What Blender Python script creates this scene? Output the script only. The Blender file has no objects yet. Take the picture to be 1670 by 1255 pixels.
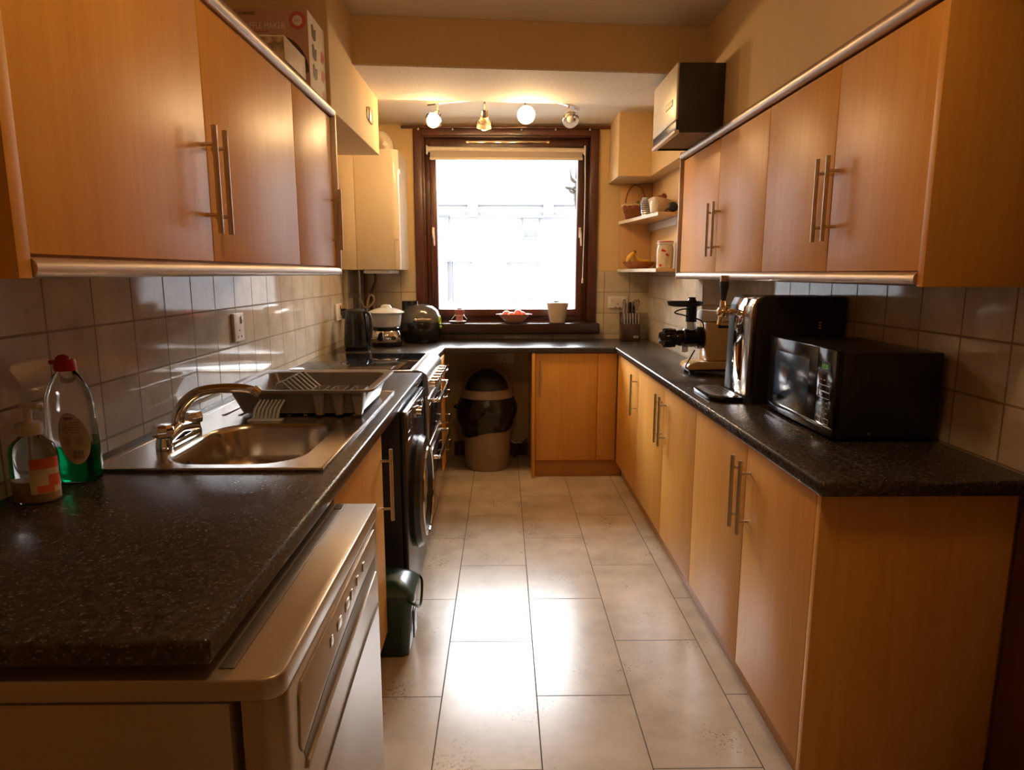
import bpy, bmesh, math, random
from mathutils import Vector, Matrix
random.seed(7)
PI = math.pi
S = bpy.context.scene
C = S.collection
# ---------------------------------------------------------------- camera, world, exposure
cam_d = bpy.data.cameras.new('camera'); cam = bpy.data.objects.new('camera', cam_d); C.objects.link(cam)
cam_d.sensor_fit = 'HORIZONTAL'; cam_d.sensor_width = 36.0; cam_d.lens = 36.0 * 1077 / 1670
cam_d.clip_start = 0.02; cam_d.clip_end = 200
cam.location = (0, 0, 1.40)
cam.rotation_euler = (math.radians(90 - 9.6175), 0, math.radians(-0.787))
S.camera = cam
S.view_settings.view_transform = 'Standard'; S.view_settings.look = 'None'
S.view_settings.exposure = 2.37; S.view_settings.gamma = 1.0
S.view_settings.use_curve_mapping = False
W = bpy.data.worlds.new('overcast_sky'); S.world = W; W.use_nodes = True
bg = W.node_tree.nodes['Background']
bg.inputs['Color'].default_value = (0.93, 0.96, 1.0, 1); bg.inputs['Strength'].default_value = 6.0
BULB = 54.0          # radiance of the lit spotlight bulbs
FILL_DOME = 8.0           # radiance of the added fill lamp, out of view above the viewer

# ---------------------------------------------------------------- materials
def nt(name):
    m = bpy.data.materials.new(name); m.use_nodes = True
    t = m.node_tree; return m, t, t.nodes['Principled BSDF']
def setp(b, **k):
    names = {'color': 'Base Color', 'rough': 'Roughness', 'metal': 'Metallic', 'trans': 'Transmission Weight',
             'ior': 'IOR', 'coat': 'Coat Weight', 'coatr': 'Coat Roughness', 'spec': 'Specular IOR Level', 'alpha': 'Alpha',
             'emit': 'Emission Color', 'es': 'Emission Strength', 'sheen': 'Sheen Weight', 'aniso': 'Anisotropic'}
    for a, v in k.items():
        if a in ('color', 'emit'): v = (*v, 1)
        b.inputs[names[a]].default_value = v
def N(t, typ, **props):
    n = t.nodes.new(typ)
    for a, v in props.items(): setattr(n, a, v)
    return n
def pos(t, sx=1, sy=1, sz=1):
    g = N(t, 'ShaderNodeNewGeometry'); m = N(t, 'ShaderNodeMapping'); m.inputs['Scale'].default_value = (sx, sy, sz)
    t.links.new(g.outputs['Position'], m.inputs['Vector']); return m.outputs['Vector']
def bump(t, b, fac, strength=0.2, dist=0.002, inv=False):
    bp = N(t, 'ShaderNodeBump'); bp.inputs['Strength'].default_value = strength; bp.inputs['Distance'].default_value = dist
    bp.invert = inv
    t.links.new(fac, bp.inputs['Height']); t.links.new(bp.outputs['Normal'], b.inputs['Normal']); return bp
def ramp(t, fac, stops):
    r = N(t, 'ShaderNodeValToRGB'); e = r.color_ramp.elements
    while len(e) < len(stops): e.new(0.5)
    for k, (p, c) in enumerate(stops): e[k].position = p; e[k].color = (*c, 1)
    t.links.new(fac, r.inputs['Fac']); return r.outputs['Color']
def noise(t, vec, scale, detail=3, rough=0.5):
    n = N(t, 'ShaderNodeTexNoise'); n.inputs['Scale'].default_value = scale; n.inputs['Detail'].default_value = detail
    n.inputs['Roughness'].default_value = rough
    t.links.new(vec, n.inputs['Vector']); return n.outputs['Fac']
def plain(name, color, rough=0.5, metal=0.0, var=0.06, scale=30.0, bmp=0.0, **k):
    """principled material whose tone drifts a little with a noise"""
    m, t, b = nt(name); setp(b, rough=rough, metal=metal, **k)
    v = pos(t); f = noise(t, v, scale, 3)
    lo = tuple(max(0, c * (1 - var)) for c in color); hi = tuple(min(1, c * (1 + var)) for c in color)
    t.links.new(ramp(t, f, [(0.3, lo), (0.7, hi)]), b.inputs['Base Color'])
    if bmp: bump(t, b, f, bmp, 0.002)
    return m
def emis(name, color, s):
    m, t, b = nt(name); setp(b, color=color, emit=color, es=s, rough=0.4); return m
def glass(name, color=(1, 1, 1), rough=0.0, ior=1.45):
    m, t, b = nt(name); setp(b, color=color, trans=1.0, rough=rough, ior=ior); return m
def wood(name, a, c, rough=0.32, sx=60, sz=3.0, coat=0.25, bmp=0.03):
    m, t, b = nt(name); setp(b, rough=rough, coat=coat, coatr=0.22)
    f1 = noise(t, pos(t, sx, sx, sz), 1.0, 5, 0.6); f2 = noise(t, pos(t, sx * .12, sx * .12, sz * .35), 1.0, 2)
    mx = N(t, 'ShaderNodeMath', operation='ADD'); t.links.new(f1, mx.inputs[0]); t.links.new(f2, mx.inputs[1])
    hv = N(t, 'ShaderNodeMath', operation='MULTIPLY'); hv.inputs[1].default_value = 0.5; t.links.new(mx.outputs[0], hv.inputs[0])
    t.links.new(ramp(t, hv.outputs[0], [(0.36, a), (0.64, c)]), b.inputs['Base Color'])
    bump(t, b, f1, bmp, 0.001); return m
def tilemat(name, uaxis, u0, v0, bw, rh, mortar, offset, lo, hi, grout, rough, vaxis='Z', bstr=0.5, nscale=5.0, spk=None, wob=0.0):
    m, t, b = nt(name); setp(b, rough=rough)
    g = N(t, 'ShaderNodeNewGeometry'); sp = N(t, 'ShaderNodeSeparateXYZ'); t.links.new(g.outputs['Position'], sp.inputs[0])
    cb = N(t, 'ShaderNodeCombineXYZ')
    for ax, o, inp in ((uaxis, u0, 0), (vaxis, v0, 1)):
        a = N(t, 'ShaderNodeMath', operation='ADD'); a.inputs[1].default_value = o
        t.links.new(sp.outputs[ax], a.inputs[0]); t.links.new(a.outputs[0], cb.inputs[inp])
    br = N(t, 'ShaderNodeTexBrick'); br.offset = offset; br.offset_frequency = 2; br.squash = 1.0
    br.inputs['Scale'].default_value = 1.0; br.inputs['Mortar Size'].default_value = mortar; br.inputs['Mortar Smooth'].default_value = 0.2
    br.inputs['Brick Width'].default_value = bw; br.inputs['Row Height'].default_value = rh; br.inputs['Bias'].default_value = 0.0
    br.inputs['Color1'].default_value = (0.85, 0.85, 0.85, 1); br.inputs['Color2'].default_value = (1.0, 1.0, 1.0, 1)
    br.inputs['Mortar'].default_value = (1, 1, 1, 1)
    t.links.new(cb.outputs[0], br.inputs['Vector'])
    v = pos(t); n1 = noise(t, v, nscale, 6, 0.62)
    col = ramp(t, n1, [(0.33, lo), (0.66, hi)])
    mu = N(t, 'ShaderNodeMixRGB', blend_type='MULTIPLY'); mu.inputs[0].default_value = 0.8
    t.links.new(col, mu.inputs[1]); t.links.new(br.outputs['Color'], mu.inputs[2]); col = mu.outputs[0]
    if spk:
        n2 = noise(t, v, 90.0, 2, 0.7); n3 = noise(t, v, 4.0, 2)
        ad = N(t, 'ShaderNodeMath', operation='MULTIPLY'); t.links.new(n2, ad.inputs[0]); t.links.new(n3, ad.inputs[1])
        mk = ramp(t, ad.outputs[0], [(0.36, (0, 0, 0)), (0.42, (1, 1, 1))])
        ms = N(t, 'ShaderNodeMixRGB'); t.links.new(mk, ms.inputs[0]); t.links.new(col, ms.inputs[1]); ms.inputs[2].default_value = (*spk, 1)
        col = ms.outputs[0]
    mg = N(t, 'ShaderNodeMixRGB'); t.links.new(br.outputs['Fac'], mg.inputs[0]); t.links.new(col, mg.inputs[1]); mg.inputs[2].default_value = (*grout, 1)
    t.links.new(mg.outputs[0], b.inputs['Base Color'])
    bp = bump(t, b, br.outputs['Fac'], bstr, 0.0015, True)
    if wob:
        nw = noise(t, v, 9.0, 1); b2 = N(t, 'ShaderNodeBump'); b2.inputs['Strength'].default_value = wob; b2.inputs['Distance'].default_value = 0.004
        t.links.new(nw, b2.inputs['Height']); t.links.new(b2.outputs['Normal'], bp.inputs['Normal'])
    rm = N(t, 'ShaderNodeMapRange'); rm.inputs['To Min'].default_value = rough; rm.inputs['To Max'].default_value = 0.8
    t.links.new(br.outputs['Fac'], rm.inputs['Value']); t.links.new(rm.outputs[0], b.inputs['Roughness'])
    return m
def speckle(name):
    m, t, b = nt(name); setp(b, rough=0.27)
    v = pos(t); f = noise(t, v, 170.0, 1, 0.5); f3 = noise(t, v, 70.0, 3, .6)
    c1 = ramp(t, f, [(0.64, (0.0, 0.0, 0.0)), (0.72, (0.13, 0.11, 0.095))])
    c2 = ramp(t, f3, [(0.35, (0.018, 0.015, 0.013)), (0.68, (0.070, 0.056, 0.047))])
    mx = N(t, 'ShaderNodeMixRGB', blend_type='ADD'); mx.inputs[0].default_value = 1
    t.links.new(c1, mx.inputs[1]); t.links.new(c2, mx.inputs[2]); t.links.new(mx.outputs[0], b.inputs['Base Color'])
    return m

M = {}
M['beech'] = wood('beech_laminate', (0.68, 0.315, 0.050), (0.78, 0.405, 0.085), 0.42, coat=0.0)
M['sillwood'] = plain('dark_sill_wood', (0.038, 0.014, 0.010), 0.25)
M['mark'] = plain('faint_hob_marking', (0.06, 0.055, 0.05), 0.3)
M['beech_edge'] = plain('beech_edging', (0.56, 0.27, 0.07), 0.4)
M['shelf_wood'] = wood('shelf_beech', (0.60, 0.36, 0.15), (0.72, 0.46, 0.22), 0.4)
M['shelf_edge'] = plain('pale_shelf_edge', (0.80, 0.74, 0.62), 0.35)
M['mahogany'] = wood('stained_mahogany', (0.050, 0.013, 0.006), (0.115, 0.030, 0.012), 0.38, 40, 4, 0.15)
M['paint'] = plain('magnolia_paint', (0.70, 0.49, 0.235), 0.75, var=0.03, scale=3, bmp=0.02)
M['ceil'] = plain('ceiling_paint', (0.78, 0.68, 0.52), 0.8, var=0.03, scale=4)
m, t, b = nt('stippled_beam_paint'); setp(b, rough=0.85)
v = pos(t, 1, 1.6, 1); f = noise(t, v, 75, 4, .7)
t.links.new(ramp(t, f, [(0.33, (0.40, 0.30, 0.21)), (0.43, (0.78, 0.68, 0.54))]), b.inputs['Base Color']); bump(t, b, f, 0.7, 0.006); M['stipple'] = m
M['white_ext'] = plain('white_render', (0.060, 0.061, 0.063), 0.9, var=0.03, scale=1.5)
M['roof_ext'] = plain('pale_grey_roof', (0.048, 0.049, 0.051), 0.9, var=0.03, scale=2)
M['grey_ext'] = plain('grey_gutter', (0.020, 0.021, 0.023), 0.6)
M['cream_ext'] = plain('cream_shutter', (0.070, 0.064, 0.052), 0.8)
M['ground_ext'] = plain('grey_paving', (0.45, 0.46, 0.48), 0.9, scale=2)
M['tile_L'] = tilemat('cream_wall_tiles', 'Y', 0.10 + 1.9, 0.157 * 6 - 0.945, 0.19, 0.157, 0.0034, 0.0, (0.56, 0.47, 0.36), (0.74, 0.65, 0.53), (0.30, 0.22, 0.14), 0.06, bstr=0.9, nscale=7, wob=0.07)
M['tile_B'] = tilemat('cream_back_tiles', 'X', 2.0 * 0.95, 0.157 * 6 - 0.945, 0.19, 0.157, 0.0034, 0.0, (0.54, 0.44, 0.30), (0.68, 0.57, 0.41), (0.34, 0.25, 0.15), 0.08, bstr=0.8, nscale=7, wob=0.06)
M['tile_R'] = tilemat('cream_right_tiles', 'Y', 0.057 + 1.9, 0.157 * 6 - 0.91, 0.19, 0.157, 0.0034, 0.0, (0.56, 0.47, 0.36), (0.74, 0.65, 0.53), (0.30, 0.22, 0.14), 0.06, bstr=0.9, nscale=7, wob=0.07)
M['floor'] = tilemat('beige_floor_tiles', 'Y', -2.347 + 0.335 + 6.7, 0.207 + 0.3175 * 20, 0.67, 0.3175, 0.0022, 0.5, (0.46, 0.365, 0.26), (0.66, 0.55, 0.42), (0.12, 0.09, 0.07), 0.22, vaxis='X', bstr=0.5, nscale=3.2, spk=(0.26, 0.19, 0.14))
M['worktop'] = speckle('black_speckled_laminate')
M['steel'] = plain('brushed_steel', (0.55, 0.50, 0.44), 0.28, 1.0, var=0.05, scale=60)
M['sink'] = plain('stainless_sink', (0.62, 0.58, 0.53), 0.22, 1.0, var=0.04, scale=25)
M['rail'] = plain('champagne_metal_rail', (0.58, 0.46, 0.36), 0.42, 0.85, var=0.03)
M['chrome'] = plain('chrome', (0.80, 0.78, 0.76), 0.06, 1.0, var=0.01)
M['brass'] = plain('warm_chrome', (0.75, 0.60, 0.42), 0.10, 1.0, var=0.02)
M['silver'] = plain('silver_appliance_paint', (0.50, 0.42, 0.32), 0.30, 0.55, var=0.03, scale=200)
M['silver_dk'] = plain('dark_silver_groove', (0.22, 0.18, 0.14), 0.4, 0.5)
M['black'] = plain('black_gloss_plastic', (0.010, 0.010, 0.011), 0.12, var=0.1)
M['black_m'] = plain('black_matt_plastic', (0.016, 0.016, 0.017), 0.45, var=0.15)
M['blackmetal'] = plain('black_painted_steel', (0.014, 0.012, 0.011), 0.35, var=0.2)
M['hoodside'] = plain('dark_brown_painted_steel', (0.035, 0.026, 0.017), 0.45)
M['hoodfront'] = plain('pale_satin_metal', (0.70, 0.64, 0.54), 0.42, 0.3)
M['filter'] = plain('greasy_filter', (0.22, 0.12, 0.04), 0.6, bmp=0.4, scale=200)
M['graphite'] = plain('graphite_washer', (0.045, 0.045, 0.048), 0.25, 0.4)
M['darkglass'] = plain('dark_door_glass', (0.02, 0.022, 0.03), 0.04, 0.0, spec=0.8)
M['bluewin'] = plain('blue_tinted_window', (0.035, 0.075, 0.15), 0.16, var=0.5, scale=9, spec=0.7)
M['smoky'] = plain('smoky_lid', (0.13, 0.12, 0.11), 0.12, 0.4)
M['ceramic'] = plain('black_ceramic_glass', (0.012, 0.011, 0.011), 0.03, spec=0.7)
M['white'] = plain('white_plastic', (0.80, 0.78, 0.74), 0.35)
M['socket'] = plain('socket_plastic', (0.78, 0.70, 0.60), 0.35)
M['boiler'] = plain('boiler_enamel', (0.66, 0.56, 0.42), 0.14, var=0.02)
M['ivory'] = plain('ivory_plastic', (0.78, 0.62, 0.40), 0.25)
M['tan'] = plain('tan_gloss_casing', (0.68, 0.44, 0.18), 0.14, var=0.02)
M['lid_grey'] = plain('grey_plastic_rack', (0.23, 0.20, 0.18), 0.28)
M['red'] = plain('red_plastic', (0.55, 0.012, 0.015), 0.3)
M['green_dk'] = plain('dark_green_plastic', (0.012, 0.045, 0.035), 0.28)
M['lime'] = plain('lime_plastic', (0.45, 0.62, 0.02), 0.35)
M['binbody'] = plain('taupe_bin_plastic', (0.33, 0.24, 0.17), 0.35)
M['binbag'] = plain('black_bin_bag', (0.012, 0.011, 0.011), 0.18, bmp=0.9, scale=45)
M['peach'] = plain('peach_skin', (0.80, 0.16, 0.10), 0.45, var=0.25, scale=14)
M['pinkbowl'] = plain('terracotta_pink_bowl', (0.62, 0.27, 0.18), 0.4)
M['terra'] = plain('terracotta_pot', (0.42, 0.11, 0.07), 0.6)
M['pot'] = plain('taupe_planter', (0.52, 0.42, 0.32), 0.5)
M['soil'] = plain('soil', (0.05, 0.03, 0.02), 0.95, bmp=0.6)
M['leaf'] = plain('green_leaf', (0.10, 0.16, 0.05), 0.5, var=0.2)
M['banana'] = plain('banana_skin', (0.78, 0.50, 0.06), 0.45, var=0.12, scale=12)
M['stalk'] = plain('banana_stalk', (0.16, 0.10, 0.03), 0.7)
M['wicker'] = plain('brown_wicker', (0.26, 0.085, 0.025), 0.55, var=0.3, scale=120, bmp=0.6)
M['wickerl'] = plain('pale_wicker', (0.60, 0.42, 0.24), 0.6, var=0.3, scale=120, bmp=0.6)
M['bowlwood'] = wood('varnished_bowl_wood', (0.30, 0.10, 0.03), (0.46, 0.19, 0.07), 0.25, 20, 20)
M['blockwood'] = wood('dark_knife_block_wood', (0.035, 0.010, 0.006), (0.075, 0.022, 0.012), 0.35, 60, 4)
M['cord'] = plain('black_cable', (0.015, 0.014, 0.014), 0.5)
M['copper'] = plain('brown_painted_pipe', (0.12, 0.05, 0.03), 0.4, 0.3)
M['blindfab'] = plain('taupe_blind_fabric', (0.46, 0.37, 0.30), 0.85, bmp=0.1, scale=300)
M['blindbar'] = plain('cream_blind_bar', (0.75, 0.66, 0.52), 0.4)
M['card'] = plain('brown_pink_carton', (0.50, 0.29, 0.19), 0.6)
M['card_w'] = plain('white_carton_side', (0.72, 0.62, 0.50), 0.6)
M['ink'] = plain('dark_print', (0.10, 0.05, 0.04), 0.6)
M['ink_red'] = plain('red_print', (0.55, 0.10, 0.06), 0.6)
M['ink_lt'] = plain('pale_print', (0.75, 0.68, 0.58), 0.6)
M['ink_org'] = plain('orange_print', (0.80, 0.16, 0.05), 0.5)
M['label'] = plain('cream_paper_label', (0.78, 0.66, 0.46), 0.5)
M['grey_print'] = plain('grey_print', (0.28, 0.24, 0.25), 0.5)
M['lattice'] = plain('floral_carton', (0.40, 0.30, 0.16), 0.6, var=0.6, scale=55)
M['bulb_on'] = emis('lit_warm_bulb', (1.0, 0.66, 0.31), BULB)
M['bulb_off'] = plain('unlit_pearl_bulb', (0.75, 0.70, 0.60), 0.2)
M['lcd'] = emis('green_clock_display', (0.10, 0.30, 0.03), 0.10)
M['panel_ink'] = plain('panel_legend', (0.30, 0.30, 0.30), 0.4)
M['glass'] = glass('clear_glass')
M['clear'] = glass('clear_bottle_plastic', (0.86, 0.84, 0.80), 0.03, 1.3)
M['greenliq'] = glass('green_washing_up_liquid', (0.0, 0.42, 0.13), 0.02, 1.33)
M['soapliq'] = plain('cream_hand_soap', (0.74, 0.52, 0.32), 0.4)
M['frost'] = plain('frosted_steamer_plastic', (0.82, 0.85, 0.86), 0.25, var=0.01, trans=0.30)
M['whitecloth'] = plain('white_folded_cloth', (0.80, 0.74, 0.68), 0.8)
M['knifesteel'] = plain('knife_handle_steel', (0.42, 0.42, 0.43), 0.25, 0.9)
M['dark'] = plain('dark_void', (0.01, 0.008, 0.007), 0.8)
m, t, b = nt('window_pane_glass')
for n_ in list(t.nodes): t.nodes.remove(n_)
out = N(t, 'ShaderNodeOutputMaterial'); tr = N(t, 'ShaderNodeBsdfTransparent'); gl = N(t, 'ShaderNodeBsdfGlossy'); gl.inputs['Roughness'].default_value = 0.0
fr = N(t, 'ShaderNodeFresnel'); fr.inputs['IOR'].default_value = 1.3; ms = N(t, 'ShaderNodeMixShader')
t.links.new(fr.outputs[0], ms.inputs[0]); t.links.new(tr.outputs[0], ms.inputs[1]); t.links.new(gl.outputs[0], ms.inputs[2]); t.links.new(ms.outputs[0], out.inputs[0])
M['pane'] = m

# ---------------------------------------------------------------- mesh helpers (world coordinates)
def B(): return bmesh.new()
def bx(bm, x0, y0, z0, x1, y1, z1, b=0.0, seg=2, mat=0):
    vs = [bm.verts.new(p) for p in ((x0, y0, z0), (x1, y0, z0), (x1, y1, z0), (x0, y1, z0), (x0, y0, z1), (x1, y0, z1), (x1, y1, z1), (x0, y1, z1))]
    fs = [bm.faces.new([vs[i] for i in f]) for f in ((3, 2, 1, 0), (4, 5, 6, 7), (0, 1, 5, 4), (1, 2, 6, 5), (2, 3, 7, 6), (3, 0, 4, 7))]
    for f in fs: f.material_index = mat
    if b > 0:
        es = list({e for f in fs for e in f.edges})
        bmesh.ops.bevel(bm, geom=es, offset=b, segments=seg, profile=0.5, affect='EDGES', clamp_overlap=True, material=mat)
    return bm
def frame(d):
    d = Vector(d).normalized(); a = Vector((0, 0, 1)) if abs(d.z) < 0.9 else Vector((1, 0, 0))
    u = d.cross(a).normalized(); return u, d.cross(u).normalized()
def ring(bm, c, u, w, r, n, ph=0.0, r2=None):
    r2 = r if r2 is None else r2
    return [bm.verts.new(c + u * (r * math.cos(2 * PI * k / n + ph)) + w * (r2 * math.sin(2 * PI * k / n + ph))) for k in range(n)]
def skin(bm, a, b, mat=0):
    n = len(a)
    for k in range(n):
        f = bm.faces.new((a[k], a[(k + 1) % n], b[(k + 1) % n], b[k])); f.material_index = mat
def cyl(bm, p0, p1, r0, r1=None, n=20, cap=True, mat=0):
    p0, p1 = Vector(p0), Vector(p1); r1 = r0 if r1 is None else r1
    u, w = frame(p1 - p0); a = ring(bm, p0, u, w, r0, n); b_ = ring(bm, p1, u, w, r1, n); skin(bm, a, b_, mat)
    if cap:
        for l in (list(reversed(a)), b_): f = bm.faces.new(l); f.material_index = mat
    return bm
def tube(bm, pts, r, n=10, cap=True, closed=False, mat=0):
    pts = [Vector(p) for p in pts]; rs = r if isinstance(r, (list, tuple)) else [r] * len(pts); L = len(pts); rings = []
    u = None
    for i, p in enumerate(pts):
        if closed: d = pts[(i + 1) % L] - pts[i - 1]
        else: d = pts[min(i + 1, L - 1)] - pts[max(i - 1, 0)]
        d.normalize()
        if u is None: u, w = frame(d)
        u = (u - d * u.dot(d)).normalized(); w = d.cross(u)
        rings.append(ring(bm, p, u, w, rs[i], n))
    for i in range(L - 1): skin(bm, rings[i], rings[i + 1], mat)
    if closed: skin(bm, rings[-1], rings[0], mat)
    elif cap:
        bm.faces.new(list(reversed(rings[0]))); bm.faces.new(rings[-1])
    return bm
def smooth_path(pts, k=6):
    pts = [Vector(p) for p in pts]; out = []
    for i in range(len(pts) - 1):
        p0 = pts[max(i - 1, 0)]; p1 = pts[i]; p2 = pts[i + 1]; p3 = pts[min(i + 2, len(pts) - 1)]
        for j in range(k):
            t_ = j / k
            out.append(0.5 * ((2 * p1) + (p2 - p0) * t_ + (2 * p0 - 5 * p1 + 4 * p2 - p3) * t_ ** 2 + (3 * p1 - p0 - 3 * p2 + p3) * t_ ** 3))
    out.append(pts[-1]); return out
def lathe(bm, prof, c, n=32, axis=(0, 0, 1), sx=1.0, sy=1.0, cap0=True, cap1=True, mat=0):
    """profile of (radius, height) about an axis through c"""
    c = Vector(c); ax = Vector(axis).normalized()
    if abs(ax.z) > 0.99: u, w = Vector((1, 0, 0)), Vector((0, 1, 0))
    else: u, w = frame(ax)
    rings = [ring(bm, c + ax * h, u, w, max(r, 1e-4) * sx, n, 0, max(r, 1e-4) * sy) for r, h in prof]
    for i in range(len(rings) - 1): skin(bm, rings[i], rings[i + 1], mat)
    if cap0: bm.faces.new(list(reversed(rings[0]))).material_index = mat
    if cap1: bm.faces.new(rings[-1]).material_index = mat
    return bm
def ball(bm, c, rx, ry=None, rz=None, n=20, m_=12, mat=0):
    ry = rx if ry is None else ry; rz = rx if rz is None else rz; c = Vector(c)
    prof = [(math.sin(PI * i / m_), -math.cos(PI * i / m_)) for i in range(m_ + 1)]
    rings = [[bm.verts.new((c.x + rx * max(r, 1e-3) * math.cos(2 * PI * k / n), c.y + ry * max(r, 1e-3) * math.sin(2 * PI * k / n), c.z + rz * h)) for k in range(n)] for r, h in prof]
    for i in range(m_): skin(bm, rings[i], rings[i + 1], mat)
    bm.faces.new(list(reversed(rings[0]))).material_index = mat; bm.faces.new(rings[-1]).material_index = mat
    return bm
def prism(bm, pts, axis, a, b_, bev=0.0, mat=0):
    """polygon given in the two other axes (in x,y,z order), extruded along axis from a to b_"""
    def P3(p, h):
        return {'X': (h, p[0], p[1]), 'Y': (p[0], h, p[1]), 'Z': (p[0], p[1], h)}[axis]
    A = [bm.verts.new(P3(p, a)) for p in pts]; Bv = [bm.verts.new(P3(p, b_)) for p in pts]
    fs = [bm.faces.new(A), bm.faces.new(list(reversed(Bv)))]; n = len(pts)
    for k in range(n): fs.append(bm.faces.new((A[k], Bv[k], Bv[(k + 1) % n], A[(k + 1) % n])))
    for f in fs: f.material_index = mat
    bmesh.ops.recalc_face_normals(bm, faces=fs)
    if bev: bmesh.ops.bevel(bm, geom=list({e for f in fs for e in f.edges}), offset=bev, segments=2, profile=.5, affect='EDGES', clamp_overlap=True)
    return bm
def rrect(x0, y0, x1, y1, r, n=6):
    pts = []
    for cx, cy, a0 in ((x1 - r, y0 + r, -PI / 2), (x1 - r, y1 - r, 0), (x0 + r, y1 - r, PI / 2), (x0 + r, y0 + r, PI)):
        for k in range(n + 1): a = a0 + PI / 2 * k / n; pts.append((cx + r * math.cos(a), cy + r * math.sin(a)))
    return pts
def wloc(o):
    v = Vector((0, 0, 0))
    while o: v += Vector(o.location); o = o.parent
    return v
def setmeta(o, label=None, cat=None, group=None, kind=None):
    if label: o['label'] = label
    if cat: o['category'] = cat
    if group: o['group'] = group
    if kind: o['kind'] = kind
    return o
def obj(name, bm, mats, parent=None, smooth=True, ang=35, label=None, cat=None, group=None, kind=None, origin=None):
    bmesh.ops.recalc_face_normals(bm, faces=bm.faces)
    if parent is not None: off = wloc(parent)
    elif origin is not None: off = Vector(origin)
    else:
        xs = [v.co for v in bm.verts]
        off = Vector(((min(v.x for v in xs) + max(v.x for v in xs)) / 2, (min(v.y for v in xs) + max(v.y for v in xs)) / 2, min(v.z for v in xs)))
    bmesh.ops.translate(bm, verts=bm.verts, vec=-off)
    me = bpy.data.meshes.new(name); bm.to_mesh(me); bm.free()
    for mm in (mats if isinstance(mats, (list, tuple)) else [mats]): me.materials.append(M[mm] if isinstance(mm, str) else mm)
    if smooth:
        for p in me.polygons: p.use_smooth = True
        me.set_sharp_from_angle(angle=math.radians(ang))
    o = bpy.data.objects.new(name, me); C.objects.link(o)
    if parent is not None: o.parent = parent
    else: o.location = off
    return setmeta(o, label, cat, group, kind)
def thing(name, label, cat, loc, group=None, kind=None):
    o = bpy.data.objects.new(name, None); C.objects.link(o); o.location = loc; o.empty_display_size = 0.05
    return setmeta(o, label, cat, group, kind)
def dup(o, delta=(0, 0, 0), label=None, parent=None):
    c = o.copy(); C.objects.link(c)
    if parent is None: c.location = Vector(o.location) + Vector(delta)
    else: c.parent = parent
    if label: c['label'] = label
    for ch in list(o.children): dup(ch, parent=c)
    return c
def struct(name, bm, mats, label, **k): return obj(name, bm, mats, kind='structure', label=label, **k)
def text(s, size, loc, xdir, zdir, mat, parent, name='lettering', depth=0.0004, align='LEFT', sx=1.0):
    """flat lettering laid on a surface; xdir reads along the line, zdir is up"""
    cu = bpy.data.curves.new('t', 'FONT'); cu.body = s; cu.size = size; cu.align_x = align; cu.extrude = depth; cu.resolution_u = 2
    to = bpy.data.objects.new('t', cu); C.objects.link(to)
    bpy.context.view_layer.update()
    me = bpy.data.meshes.new_from_object(to.evaluated_get(bpy.context.evaluated_depsgraph_get()))
    bpy.data.objects.remove(to); bpy.data.curves.remove(cu)
    X = Vector(xdir).normalized(); Z_ = Vector(zdir).normalized(); Y_ = X.cross(Z_) * -1
    R_ = Matrix((X * sx, Z_, X.cross(Z_))).transposed().to_4x4()
    me.transform(R_); me.transform(Matrix.Translation(Vector(loc) - wloc(parent)))
    me.materials.clear(); me.materials.append(M[mat]); me.name = name
    o = bpy.data.objects.new(name, me); C.objects.link(o); o.parent = parent; return o
def bar_handle(door, x, y, z0, z1, side, r=0.0065, inset=0.042, face=None, horiz=None):
    """tubular bar handle on two posts; side = +1 when the door lies at greater x"""
    bm = B()
    cyl(bm, (x, y, z0), (x, y, z1), r, n=14)
    for z in (z0 + inset, z1 - inset): cyl(bm, (x, y, z), (face, y, z), r * .72, n=10)
    return obj('door_handle', bm, 'steel', door, label='brushed steel bar handle')

# ---------------------------------------------------------------- the setting
XL, XR, XRF, YB, ZC = -1.11, 1.30, 1.10, 5.00, 2.58
YF = -1.6
struct('floor', bx(B(), XL - .12, YF, -0.1, XR + .12, YB + .1, 0), 'floor', 'beige stone-look floor tiles laid in a brick pattern', smooth=False)
struct('wall_left', bx(B(), XL - .12, YF, 0, XL, YB, ZC), 'paint', 'magnolia painted left wall', smooth=False)
bm = B(); bx(bm, XR, YF, 0, XR + .12, 3.64, ZC); bx(bm, XRF, 3.64, 0, XR + .12, YB, ZC)
struct('wall_right', bm, 'paint', 'magnolia painted right wall', smooth=False)
struct('wall_front', bx(B(), XL - .12, YF - .1, 0, XR + .12, YF, ZC), 'paint', 'painted wall behind the viewer', smooth=False)
WX0, WX1, WZ0, WZ1 = -0.585, 0.655, 1.02, 2.385       # window opening
bm = B()
bx(bm, XL - .12, YB, 0, WX0, YB + .25, ZC); bx(bm, WX1, YB, 0, XR + .12, YB + .25, ZC)
bx(bm, WX0, YB, 0, WX1, YB + .25, WZ0); bx(bm, WX0, YB, WZ1, WX1, YB + .25, ZC)
struct('wall_back', bm, 'paint', 'magnolia painted wall around the window', smooth=False)
struct('ceiling', bx(B(), XL - .12, YF - .1, ZC, XR + .12, YB + .25, ZC + .1), 'ceil', 'painted main ceiling', smooth=False)
bm = B(); prism(bm, [(-.72, 3.90), (1.0, 4.06), (1.10, 4.06), (1.10, YB), (XL, YB), (XL, 3.90)], 'Z', 2.45, ZC - .002)
struct('trim_1', bm, 'ceil', 'lower painted ceiling between beam and window', smooth=False)
bm = B(); prism(bm, [(XL, 3.28), (1.10, 3.455), (1.10, 4.07), (XL, 3.895)], 'Z', 2.36, 2.368)
struct('trim_2', bm, 'stipple', 'stippled plaster underside of the ceiling beam', smooth=False)
bm = B(); prism(bm, [(XL, 3.28), (1.10, 3.455), (1.10, 4.07), (XL, 3.895)], 'Z', 2.368, ZC - .001)
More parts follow.
